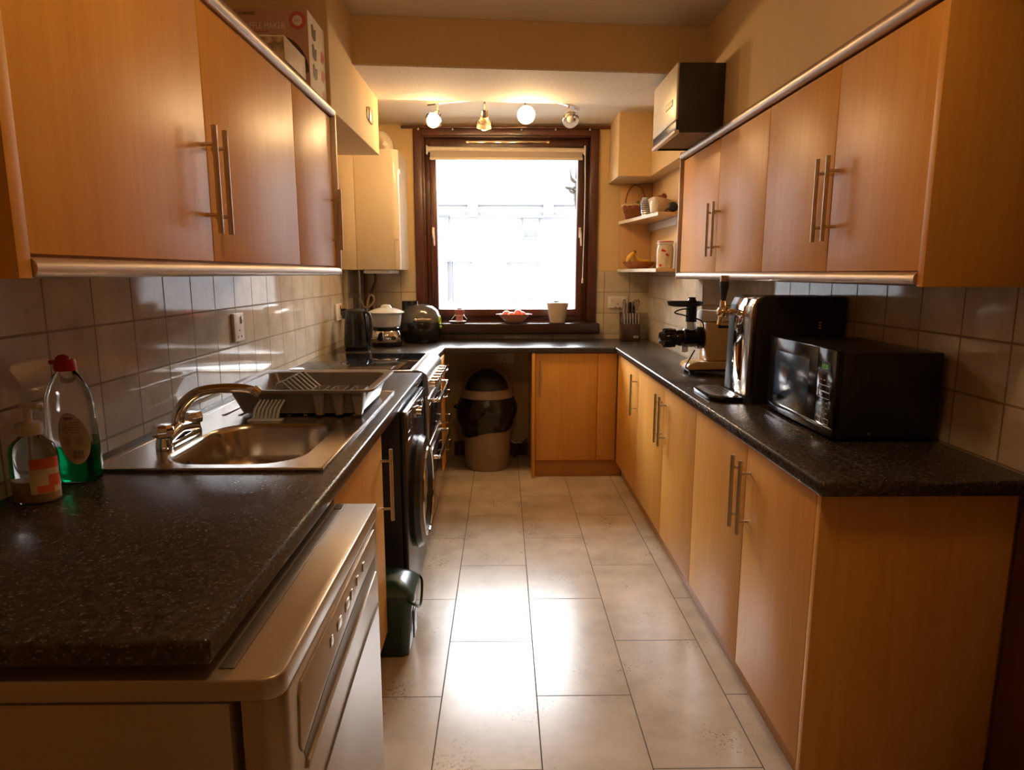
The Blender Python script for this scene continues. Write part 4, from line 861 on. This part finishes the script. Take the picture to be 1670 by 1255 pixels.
bm = B(); lathe(bm, [(.069, .119), (.068, .128), (.0, .131)], c, 28, sx=1, sy=.83); obj('soil', bm, 'soil', t_)
def leaf(bm, a, b_, wd):
    a, b_ = Vector(a), Vector(b_); d = (b_ - a); side = d.cross(Vector((0, 1, 0))).normalized() * wd
    pts = [a, a + d * .3 + side, a + d * .7 + side * .8, b_, a + d * .7 - side * .8, a + d * .3 - side]
    f0 = [bm.verts.new(p) for p in pts]; f1 = [bm.verts.new(p + Vector((0, .0012, 0))) for p in pts]
    bm.faces.new(f0); bm.faces.new(list(reversed(f1)))
    for k in range(6): bm.faces.new((f0[k], f1[k], f1[(k + 1) % 6], f0[(k + 1) % 6]))
bm = B(); q = Vector((c[0] - .01, c[1], c[2] + .130)); tube(bm, [q, q + Vector((0, 0, .025))], .0015, 6)
for d in ((-.022, 0, .006), (.024, 0, .008), (-.010, 0, .012), (.010, 0, .010)): leaf(bm, q + Vector((0, 0, .022)), q + Vector((d[0], 0, .022 + d[2])), .004)
for d in ((-.03, .004), (.035, .002)): leaf(bm, q + Vector((d[0], 0, 0)), q + Vector((d[0] + .018, 0, d[1])), .003)
obj('seedling', bm, 'leaf', t_)

# ---------------------------------------------------------------- bin
t_ = thing('kitchen_bin', 'taupe round bin with dark swing lid and black bag under the window worktop', 'bin', (-.115, 4.70, 0))
c = (-.115, 4.70, .0005)
bm = B(); lathe(bm, [(.150, 0), (.156, .01), (.160, .03), (.163, .035), (.170, .30), (.182, .56), (.0, .56)], c, 48); obj('body', bm, 'binbody', t_)
random.seed(3)
bm = B(); rings = []
for i in range(15):
    f_ = i / 14; ring_ = []
    for k in range(64):
        a = 2 * PI * k / 64
        low = .315 + .055 * math.sin(a * 1 + .6) * 1.0 + .02 * math.sin(3 * a)
        z = .528 + (low - .528) * f_
        r_ = .186 + .030 * math.sin(PI * min(1, f_ * 1.15)) + .007 * math.sin(11 * a + 4 * f_) * f_ + .005 * math.sin(23 * a + 1.3) * f_ + .004 * math.sin(a * 7 - 6 * f_)
        if i == 14: r_ = .186
        ring_.append(bm.verts.new((c[0] + r_ * math.cos(a), c[1] + r_ * math.sin(a), z)))
    rings.append(ring_)
for i in range(14): skin(bm, rings[i], rings[i + 1])
ball(bm, (c[0] - .215, c[1] - .03, .452), .028, .022, .016, 12, 8)
bg_ = obj('bin_bag', bm, 'binbag', t_, ang=80)
bm = B(); lathe(bm, [(.188, .525), (.194, .530), (.188, .575), (.184, .580)], c, 48, cap0=True, cap1=True); obj('rim_band', bm, 'binbody', t_)
bm = B(); prof = [(.182 * math.cos(a), .580 + .145 * math.sin(a)) for a in [PI / 2 * k / 12 for k in range(13)]]; lathe(bm, prof, c, 48); hd = obj('domed_hood', bm, 'binbody', t_)
# flap: dark part of the dome on the near side
bm = B(); rs_ = []
for i in range(11):
    e = .06 + 1.28 * i / 10; row = []
    for k in range(21):
        a = math.radians(-90 + 56 * (1 - .35 * max(0, i - 6) / 4) * (k - 10) / 10); row.append(bm.verts.new((c[0] + .1855 * math.cos(e) * math.cos(a), c[1] + .1855 * math.cos(e) * math.sin(a), .581 + .149 * math.sin(e))))
    rs_.append(row)
for i in range(10):
    for k in range(20): bm.faces.new((rs_[i][k], rs_[i][k + 1], rs_[i + 1][k + 1], rs_[i + 1][k]))
obj('swing_flap', bm, 'black_m', t_)
t_ = thing('flex_cable', 'white and dark cable on the floor beside the bin', 'cable', (.1, 4.9, 0))
bm = B(); tube(bm, smooth_path([(.06, 4.93, .13), (.09, 4.92, .118), (.12, 4.93, .12), (.15, 4.92, .116), (.18, 4.93, .14)]), .007, 8); obj('pale_flex', bm, 'white', t_)
bm = B(); tube(bm, smooth_path([(.08, 4.91, .01), (.11, 4.90, .05), (.15, 4.90, .12), (.18, 4.91, .15)]), .006, 8); obj('dark_flex', bm, 'cord', t_)

# ---------------------------------------------------------------- right worktop items
t_ = thing('knife_block', 'dark wooden knife block full of steel handled knives in the right window corner', 'knife block', (.94, 4.87, .911))
bm = B(); A = [(4.805, .9115), (4.97, .9115), (4.965, 1.075), (4.90, 1.085), (4.825, 1.03)]; prism(bm, [(4.805, .9115), (4.955, .9115), (4.975, 1.115), (4.89, 1.085), (4.87, 1.035), (4.815, 1.025)], 'X', .876, 1.006, .003); kb = obj('block', bm, 'blockwood', t_, ang=30)
bm = B(); bx(bm, .952, 4.8045, .930, .992, 4.8065, .948, .0005); lb = obj('maker_plate', bm, 'steel', kb)
def knife(x, y, z, h, label, lean=.0, w=.009, grp='knives in the knife block', mat='knifesteel'):
    k_ = thing('knife', label, 'knife', (x, y, z), grp)
    bm = B(); pts = [(x, y, z), (x + lean * .3, y + .008, z + h * .4), (x + lean, y + .018, z + h)]
    tube(bm, smooth_path(pts, 4), [w * .75, w * .75, w * .8, w * .85, w * .9, w, w * 1.02, w * 1.0, w * .8][:9], 10); hd_ = obj('knife_handle', bm, mat, k_)
    bm = B(); bx(bm, x - w * .75, y - .002, z - .012, x + w * .75, y + .002, z + .004, .001); obj('bolster', bm, 'knifesteel', k_)
for k in range(6): knife(.893 + k * .0205, 4.842, 1.031, .078, 'steak knife in the front row of the block, %s' % ('leftmost', 'second from the left', 'third from the left', 'third from the right', 'second from the right', 'rightmost')[k])
knife(.896, 4.895, 1.088, .12, 'tallest steel handled knife at the back left of the block', .004, .012)
knife(.915, 4.89, 1.088, .095, 'steel handled knife second at the back left of the block', .006, .010)
knife(.945, 4.90, 1.092, .095, 'dark handled knife in the middle back of the block', 0, .011, mat='black')
knife(.968, 4.90, 1.092, .10, 'dark slim knife right of middle in the block', .002, .009, mat='black')
t_ = thing('kitchen_scissors', 'steel kitchen scissors at the back right of the knife block', 'scissors', (.988, 4.90, 1.09))
for s_ in (-1, 1):
    bm = B(); cx_ = .988 + s_ * .011; tube(bm, [(cx_ + .011 * math.cos(a), 4.905, 1.182 + .022 * math.sin(a)) for a in [2 * PI * k / 16 for k in range(16)]], .004, 8, closed=True); tube(bm, [(cx_, 4.905, 1.160), (.988 - s_ * .002, 4.905, 1.092)], .005, 8); obj('scissor_loop', bm, 'knifesteel', t_)

# microwave
t_ = thing('microwave', 'black microwave oven nearest on the right worktop', 'microwave', (1.12, 2.1, .91))
MX0, MY0, MY1, MZ0, MZ1 = .958, 1.868, 2.345, .921, 1.180
bm = B(); bx(bm, MX0 + .020, MY0, MZ0, 1.270, MY1, MZ1 - .006, .004); cs = obj('case', bm, 'blackmetal', t_)
bm = B()
for x_ in (1.0, 1.22):
    for y_ in (MY0 + .05, MY1 - .05): cyl(bm, (x_, y_, .9105), (x_, y_, MZ0), .014)
obj('feet', bm, 'black_m', t_)
bm = B(); bx(bm, MX0, MY0 + .112, MZ0 + .028, MX0 + .0185, MY1, MZ1, .003); dr2 = obj('door', bm, 'black', t_)
bm = B(); bx(bm, MX0, MY0, MZ0 + .028, MX0 + .0185, MY0 + .110, MZ1, .003); cp = obj('control_panel', bm, 'black', t_)
bm = B(); bx(bm, MX0 + .002, MY0, MZ0, MX0 + .0185, MY1, MZ0 + .0265, .002); obj('bottom_strip', bm, 'black', t_)
bm = B(); bx(bm, MX0 - .0008, MY0 + .165, MZ0 + .065, MX0 + .001, MY1 - .055, MZ1 - .045, .0006); wd = obj('door_window', bm, 'bluewin', dr2)
bm = B(); bx(bm, MX0 - .0006, MY0 + .030, MZ1 - .068, MX0 + .001, MY0 + .085, MZ1 - .040); dp = obj('display', bm, 'black_m', cp)
text('12:35', .020, (MX0 - .0010, MY0 + .082, MZ1 - .061), (0, -1, 0), (0, 0, 1), 'lcd', dp, sx=.85)
bm = B()
def outline(bm, y0, z0, y1, z1, x, w=.0008):
    for a, b_ in (((y0, z0), (y1, z0)), ((y1, z0), (y1, z1)), ((y1, z1), (y0, z1)), ((y0, z1), (y0, z0))): tube(bm, [(x, a[0], a[1]), (x, b_[0], b_[1])], w, 4)
outline(bm, MY0 + .025, .0 + 1.052, MY0 + .095, 1.070, MX0 - .0004); outline(bm, MY0 + .025, 1.032, MY0 + .095, 1.050, MX0 - .0004)
outline(bm, MY0 + .022, .956, MY0 + .052, .972, MX0 - .0004); outline(bm, MY0 + .068, .956, MY0 + .098, .972, MX0 - .0004)
obj('button_outlines', bm, 'panel_ink', cp)
bm = B(); 
for zz in (1.084, 1.018, 1.002, .986):
    for yy in (.034, .056, .078): bx(bm, MX0 - .0008, MY0 + yy, zz, MX0 + .0005, MY0 + yy + .010, zz + .003)
obj('button_legends', bm, 'panel_ink', cp)
bm = B(); bx(bm, MX0 - .0015, MY0 + .001, MZ0 + .0285, MX0 + .002, MY1 - .001, MZ0 + .0300); bx(bm, MX0 - .0012, MY0, MZ1 - .0015, MX0 + .003, MY1, MZ1 + .0005); obj('chrome_trim', bm, 'chrome', dr2)
bm = B(); cyl(bm, (1.07, MY0 - .002, .936), (1.07, MY0 + .001, .936), .005, n=12); obj('screw', bm, 'steel', cs)
bm = B(); bx(bm, 1.10, MY0 - .0008, .948, 1.235, MY0 + .001, .956); obj('side_vents', bm, 'dark', cs)
bm = B(); bx(bm, 1.270, MY0 + .03, 1.155, 1.287, MY0 + .045, 1.160, .001); obj('rear_spacer', bm, 'black_m', cs)

# drinks tap machine
t_ = thing('drinks_dispenser', 'tall black countertop drinks dispenser with steel front strip and tap handle', 'drinks dispenser', (1.08, 2.56, .91))
DX0, DY0, DY1, DZ1 = .925, 2.455, 2.700, 1.312
prof = [(DX0 + .022, .9285), (DX0 + .022, 1.235), (DX0 + .024, DZ1 - .03), (DX0 + .034, DZ1 - .008), (DX0 + .055, DZ1), (1.270, DZ1), (1.275, DZ1 - .005), (1.275, .9115), (DX0 + .022, .9115)]
bm = B(); prism(bm, prof, 'Y', DY0, DY1, .003); bd2 = obj('case', bm, 'blackmetal', t_, ang=40)
bm = B(); pr = [(DX0 - .004, .935), (DX0 + .001, 1.235), (DX0 + .006, DZ1 - .035), (DX0 + .018, DZ1 - .008), (DX0 + .046, DZ1 + .004), (DX0 + .056, DZ1 + .004), (DX0 + .056, DZ1 + .0008), (DX0 + .034, DZ1 - .0075), (DX0 + .0235, DZ1 - .03), (DX0 + .0213, 1.235), (DX0 + .0213, .935)]
prism(bm, [(p[0], p[1]) for p in pr], 'Y', DY0 + .004, DY0 + .060, .001); obj('steel_strip', bm, 'steel', t_, ang=40)
bm = B(); prism(bm, [(p[0], p[1]) for p in pr], 'Y', DY0 + .062, DY1 - .07, .001); obj('mirror_strip', bm, 'chrome', t_, ang=40)
bm = B(); prism(bm, [(p[0], p[1]) for p in pr], 'Y', DY1 - .068, DY1 - .002, .001); obj('black_strip', bm, 'black_m', t_, ang=40)
ty = 2.62
bm = B(); cyl(bm, (DX0 + .0, ty, 1.247), (DX0 - .052, ty, 1.247), .013, n=18); ball(bm, (DX0 - .052, ty, 1.247), .025); cyl(bm, (DX0 - .052, ty, 1.262), (DX0 - .052, ty, 1.292), .014, .012, 18); cyl(bm, (DX0 - .056, ty, 1.24), (DX0 - .068, ty - .01, 1.196), .011, .009, 16); tp = obj('tap', bm, 'brass', t_)
bm = B(); lathe(bm, [(.008, 0), (.010, .012), (.017, .055), (.018, .075), (.017, .078)], (DX0 - .052, ty, 1.290), 20); obj('tap_handle', bm, 'black_m', tp)
bm = B(); lathe(bm, [(.0172, .078), (.0172, .098), (.015, .101), (.0, .101)], (DX0 - .052, ty, 1.290), 20); obj('handle_cap', bm, 'brass', tp)
bm = B(); pts = [(.800, 2.52), (.830, 2.47), (DX0 - .006, 2.47), (DX0 - .006, 2.765), (.830, 2.765), (.800, 2.72)]; prism(bm, pts, 'Z', .9115, .932, .004); ty_ = obj('drip_tray', bm, 'black', t_)
bm = B(); prism(bm, [(.812, 2.53), (.835, 2.49), (DX0 - .012, 2.49), (DX0 - .012, 2.745), (.835, 2.745), (.812, 2.71)], 'Z', .9322, .9340, .0006); gr = obj('drip_grid', bm, 'steel', ty_)
bm = B()
for i in range(4):
    for j in range(6): bx(bm, .836 + i * .018, 2.54 + j * .028, .9341, .844 + i * .018, 2.556 + j * .028, .9345)
obj('grid_slots', bm, 'dark', gr)
bm = B()
for k in range(3): bx(bm, 1.18, DY0 - .0012, 1.195 + k * .010, 1.19, DY0 + .0005, 1.200 + k * .010)
obj('side_mark', bm, 'ink_lt', bd2)

# juicer
t_ = thing('slow_juicer', 'tan horizontal slow juicer with black drum and hopper tray on the right worktop', 'juicer', (1.0, 3.24, .91))
JY = 3.24
bm = B(); prism(bm, [(.895, .945), (.905, .962), (.94, .975), (1.235, .975), (1.25, .96), (1.25, .940), (.90, .935)], 'Y', JY - .075, JY + .075, .006)
prism(bm, [(.990, .975), (.985, 1.10), (.983, 1.165), (1.205, 1.165), (1.21, 1.10), (1.215, .975)], 'Y', JY - .062, JY + .062, .012); obj('casing', bm, 'tan', t_, ang=40)
bm = B(); bx(bm, .905, JY - .070, .925, 1.24, JY + .070, .9405, .003)
for x_ in (.925, 1.20):
    for y_ in (JY - .05, JY + .05): cyl(bm, (x_, y_, .9105), (x_, y_, .926), .013)
obj('black_base', bm, 'black_m', t_)
bm = B(); bx(bm, 1.04, JY - .0645, 1.138, 1.12, JY - .0625, 1.150, .002); obj('handle_slot', bm, 'black_m', t_)
bm = B(); lathe(bm, [(.050, 0), (.055, .004), (.055, .03), (.046, .034), (.046, .095), (.040, .10), (.040, .115), (.034, .135), (.046, .138), (.046, .150), (.044, .175), (.036, .195), (.028, .212), (.0, .215)], (.985, JY, 1.085), 28, (-1, 0, 0)); dm = obj('drum', bm, 'black', t_)
bm = B()
for k in range(12):
    a = 2 * PI * k / 12; bx(bm, .79, JY - .004 + .043 * math.cos(a), 1.081 + .043 * math.sin(a), .835, JY + .004 + .043 * math.cos(a), 1.089 + .043 * math.sin(a), .002)
obj('grip_ribs', bm, 'black', dm)
bm = B(); cyl(bm, (.90, JY, 1.045), (.90, JY, 1.015), .016, n=16); obj('juice_outlet', bm, 'frost', dm)
bm = B(); lathe(bm, [(.024, 0), (.022, .04), (.026, .05)], (.925, JY, 1.12), 20); obj('clear_neck', bm, 'frost', t_)
bm = B(); cyl(bm, (.925, JY, 1.165), (.925, JY, 1.24), .026, n=20); obj('chute', bm, 'black', t_)
bm = B(); lathe(bm, [(.060, 0), (.083, .006), (.088, .024), (.090, .026), (.084, .024), (.078, .010), (.0, .006)], (.892, JY, 1.238), 36, sx=1, sy=.75); obj('hopper_tray', bm, 'black_m', t_)
bm = B(); lathe(bm, [(.020, 0), (.022, .012), (.016, .022), (.018, .028), (.0, .030)], (.925, JY, 1.255), 20); obj('pusher_knob', bm, 'black', t_)
bm = B(); tube(bm, smooth_path([(.915, JY - .03, 1.225), (.87, JY - .04, 1.228), (.83, JY - .045, 1.212), (.87, JY - .045, 1.200), (.93, JY - .05, 1.185), (.965, JY - .055, 1.165), (.975, JY - .05, 1.12)], 6), .0035, 8); tube(bm, smooth_path([(.935, JY - .05, 1.03), (.905, JY - .06, .98), (.890, JY - .065, .95), (.905, JY - .06, .942)], 6), .0035, 8); obj('lead', bm, 'cord', t_)
bm = B(); prism(bm, [(.965, 1.1665), (1.215, 1.1665), (1.21, 1.215), (1.12, 1.225), (1.05, 1.218), (.968, 1.222)], 'Y', JY - .05, JY + .06, .012); obj('folded_cloth', bm, 'whitecloth', label='white folded cloth lying on top of the tan juicer', cat='cloth')

# ---------------------------------------------------------------- open shelves
bm = B(); bx(bm, .865, YB - .0175, 1.43, XRF - .0005, YB - .0085, 2.038, .001); bp_ = obj('shelf_back_panel', bm, 'shelf_wood', label='orange wooden panel on the window wall behind the open shelves', cat='panel')
for z0, lab in ((1.408, 'lower beech corner shelf carrying the banana bowl and jar'), (1.752, 'upper beech corner shelf carrying baskets')):
    t_ = thing('corner_shelf', lab, 'shelf', (1.0, 4.5, z0), 'open corner shelves')
    bm = B(); prism(bm, [(.960, 4.18), (1.090, 4.18), (1.090, YB - .0185), (.855, YB - .0185)], 'Z', z0, z0 + .020, .001); obj('board', bm, 'shelf_wood', t_)
    bm = B(); prism(bm, [(.9568, 4.178), (.9595, 4.18), (.8545, YB - .02), (.8515, YB - .02)], 'Z', z0 - .0008, z0 + .0208); obj('edge_strip', bm, 'shelf_edge', t_)
bm = B(); bx(bm, XRF - .020, 4.20, 1.70, XRF - .0005, YB - .02, 1.750, .002); obj('shelf_batten', bm, 'white', label='pale batten under the upper corner shelf', cat='batten')
# bananas in wooden bowl
t_ = thing('wooden_bowl', 'shallow varnished wooden bowl holding bananas on the lower corner shelf', 'bowl', (.975, 4.80, 1.428))
c = (.975, 4.80, 1.4285)
bm = B(); lathe(bm, [(.060, 0), (.070, .002), (.100, .025), (.118, .050), (.114, .050), (.095, .027), (.06, .008), (.0, .007)], c, 8, sx=1, sy=1); obj('bowl_shell', bm, 'bowlwood', t_)
def banana(pts, lab):
    k_ = thing('banana', lab, 'banana', pts[0], 'bananas in the wooden bowl')
    bm = B(); p = smooth_path(pts, 6); n = len(p); tube(bm, p, [.017 * math.sin(PI * (.10 + .82 * i / (n - 1))) ** .6 for i in range(n)], 8); obj('fruit', bm, 'banana', k_)
    bm = B(); d = (Vector(pts[0]) - Vector(pts[1])).normalized(); cyl(bm, Vector(pts[0]) - d * .002, Vector(pts[0]) + d * .018, .007, .006, 8); obj('stalk', bm, 'stalk', k_)
banana([(.928, 4.75, 1.542), (.902, 4.74, 1.522), (.888, 4.745, 1.494), (.900, 4.77, 1.470)], 'short upright banana at the left of the wooden bowl')
banana([(.938, 4.76, 1.540), (.942, 4.765, 1.510), (.965, 4.77, 1.490), (1.005, 4.775, 1.484), (1.050, 4.78, 1.490)], 'long banana lying across the wooden bowl')
# jar
t_ = thing('storage_jar', 'white ceramic jar with red poppies and red lid band on the lower shelf', 'jar', (1.032, 4.27, 1.428))
c = (1.032, 4.27, 1.4285)
bm = B(); lathe(bm, [(.048, 0), (.052, .004), (.053, .12), (.047, .142), (.045, .150)], c, 36); jb = obj('jar_body', bm, 'boiler', t_)
bm = B(); lathe(bm, [(.050, .150), (.052, .153), (.052, .168), (.049, .172), (.0, .174)], c, 36); obj('lid', bm, 'white', t_)
bm = B(); lathe(bm, [(.0526, .1625), (.0526, .1685)], c, 36, cap0=False, cap1=False); obj('red_band', bm, 'red', t_)
def jm(a, z, r, mat, nm):
    bm = B(); cen = bm.verts.new((c[0] + .0542 * math.cos(a), c[1] + .0542 * math.sin(a), c[2] + z)); rg = [bm.verts.new((c[0] + .0538 * math.cos(a + r / .053 * math.cos(q)), c[1] + .0538 * math.sin(a + r / .053 * math.cos(q)), c[2] + z + r * .8 * math.sin(q))) for q in [2 * PI * k / 10 for k in range(10)]]
    for k in range(10): bm.faces.new((cen, rg[k], rg[(k + 1) % 10]))
    obj(nm, bm, mat, jb)
for a, z, r in ((-2.05, .112, .010), (-1.85, .108, .008), (-1.55, .086, .010), (-1.45, .080, .008), (-2.3, .02, .010)): jm(a, z, r, 'red', 'poppy')
bm = B(); tube(bm, smooth_path([(c[0] + .0538 * math.cos(-1.5), c[1] + .0538 * math.sin(-1.5), c[2] + .078), (c[0] + .0538 * math.cos(-1.65), c[1] + .0538 * math.sin(-1.65), c[2] + .045), (c[0] + .0538 * math.cos(-1.7), c[1] + .0538 * math.sin(-1.7), c[2] + .02)]), .0008, 5); obj('flower_stem', bm, 'ink', jb)
# wicker basket with hoop handle
t_ = thing('wicker_basket', 'brown wicker basket with tall hoop handle at the left of the upper shelf', 'basket', (.945, 4.86, 1.772))
c = (.950, 4.86, 1.7725)
bm = B()
for i in range(9): tube(bm, [(c[0] + (.062 + .003 * i) * math.cos(a), c[1] + (.050 + .003 * i) * math.sin(a), c[2] + .006 + .011 * i + .002 * math.sin(9 * a + PI * i)) for a in [2 * PI * k / 36 for k in range(36)]], .0060, 6, closed=True)
cyl(bm, (c[0], c[1], c[2]), (c[0], c[1], c[2] + .006), .052); obj('woven_body', bm, 'wicker', t_)
bm = B(); tube(bm, [(c[0] + .092 * math.cos(a), c[1] + .072 * math.sin(a) * 1, c[2] + .104 + .005 * math.sin(14 * a)) for a in [2 * PI * k / 48 for k in range(48)]], .009, 7, closed=True); obj('braided_rim', bm, 'wickerl', t_)
bm = B(); tube(bm, [(c[0] + .072 * math.cos(a), c[1], c[2] + .10 + .145 * math.sin(a)) for a in [PI * k / 20 for k in range(21)]], .0055, 8); obj('hoop_handle', bm, 'wicker', t_)
bm = B(); 
for (dx, dz) in ((.0, .03), (.02, .045), (-.01, .05)): leaf(bm, (c[0] + dx, c[1], c[2] + .09), (c[0] + dx + .04, c[1], c[2] + .09 + dz), .012)
obj('green_leaves', bm, 'leaf', t_)
t_ = thing('glass_stack', 'stack of ribbed glass dishes beside the wicker basket on the upper shelf', 'glass dishes', (.985, 4.56, 1.772))
bm = B(); pr = []
for k in range(9): z = .002 + .014 * k; r_ = .034 + .012 * math.sin(PI * (k + .6) / 9.5); pr += [(r_ - .003, z), (r_ + .002, z + .005), (r_ + .002, z + .009)]
lathe(bm, pr, (.972, 4.56, 1.7725), 28); obj('dishes', bm, 'knifesteel', t_)
t_ = thing('perforated_basket', 'cream perforated plastic basket on the upper corner shelf', 'basket', (1.02, 4.36, 1.772))
bm = B(); secs = [(1.7725, .972, 4.30, 1.075, 4.45, .015), (1.775, .970, 4.298, 1.077, 4.452, .016), (1.870, .955, 4.28, 1.085, 4.475, .02), (1.874, .950, 4.275, 1.089, 4.48, .022), (1.876, .956, 4.281, 1.083, 4.474, .02), (1.78, .976, 4.304, 1.071, 4.446, .013)]
rs = boxring(bm, secs); bm.faces.new(list(reversed(rs[0]))); bm.faces.new(rs[-1])
for v in bm.verts:
    if v.co.z > 1.86 and v.co.x > 1.02: v.co.z -= .022
bk = obj('basket_shell', bm, 'ivory', t_, ang=45)
bm = B()
for i in range(3):
    for j in range(6): x_ = .985 + j * .017; z_ = 1.80 + i * .022; yy = 4.299 - (z_ - 1.775) / .095 * .018 - .0010; cyl(bm, (x_, yy - .0006, z_), (x_, yy + .001, z_), .0035, n=10)
obj('perforations', bm, 'stalk', bk)
bm = B(); tube(bm, smooth_path([(1.00, 4.33, 1.868), (1.03, 4.35, 1.895), (1.05, 4.38, 1.882), (1.03, 4.42, 1.892), (.99, 4.40, 1.880)]), .008, 8); obj('twisted_cord', bm, 'wicker', label='brown woven cord spilling over the cream perforated basket', cat='cord')
bm = B(); lathe(bm, [(.020, 0), (.024, .003), (.026, .06), (.020, .075), (.0, .078)], (.950, 4.255, 1.7725), 20); obj('white_tub', bm, 'white', label='small white tub at the front of the upper shelf', cat='tub')
bm = B(); ball(bm, (1.060, 4.225, 1.806), .033, .022, .030, 20, 12); cyl(bm, (1.034, 4.225, 1.796), (1.008, 4.22, 1.782), .0055, .003, 8); ab = obj('dark_ornament', bm, 'cord', label='small round black object at the right end of the upper shelf', cat='ornament')

# ---------------------------------------------------------------- added lamp, out of view, put in to warm the foreground
M['opal'] = emis('fill_dome_glow', (1.0, 0.60, 0.27), FILL_DOME)
t_ = thing('added_fill_light', 'added opal fill dome, unseen above the viewer, warming the foreground', 'fill light', (.1, 1.10, 2.5))
bm = B(); cyl(bm, (.1, 1.10, ZC - .03), (.1, 1.10, ZC - .001), .13, n=40); obj('base_ring', bm, 'chrome', t_)
bm = B(); lathe(bm, [(.001, -.12), (.05, -.112), (.09, -.09), (.115, -.055), (.12, -.031)], (.1, 1.10, ZC), 40, cap1=False); obj('fill_shade', bm, 'opal', t_)
pt = bpy.data.lights.new('window_portal', 'AREA'); pt.shape = 'RECTANGLE'; pt.size = 1.3; pt.size_y = 1.4; pt.cycles.is_portal = True
po = bpy.data.objects.new('window_portal', pt); C.objects.link(po); po.location = (.035, YB + .26, 1.70); po.rotation_euler = (math.radians(-90), 0, 0)
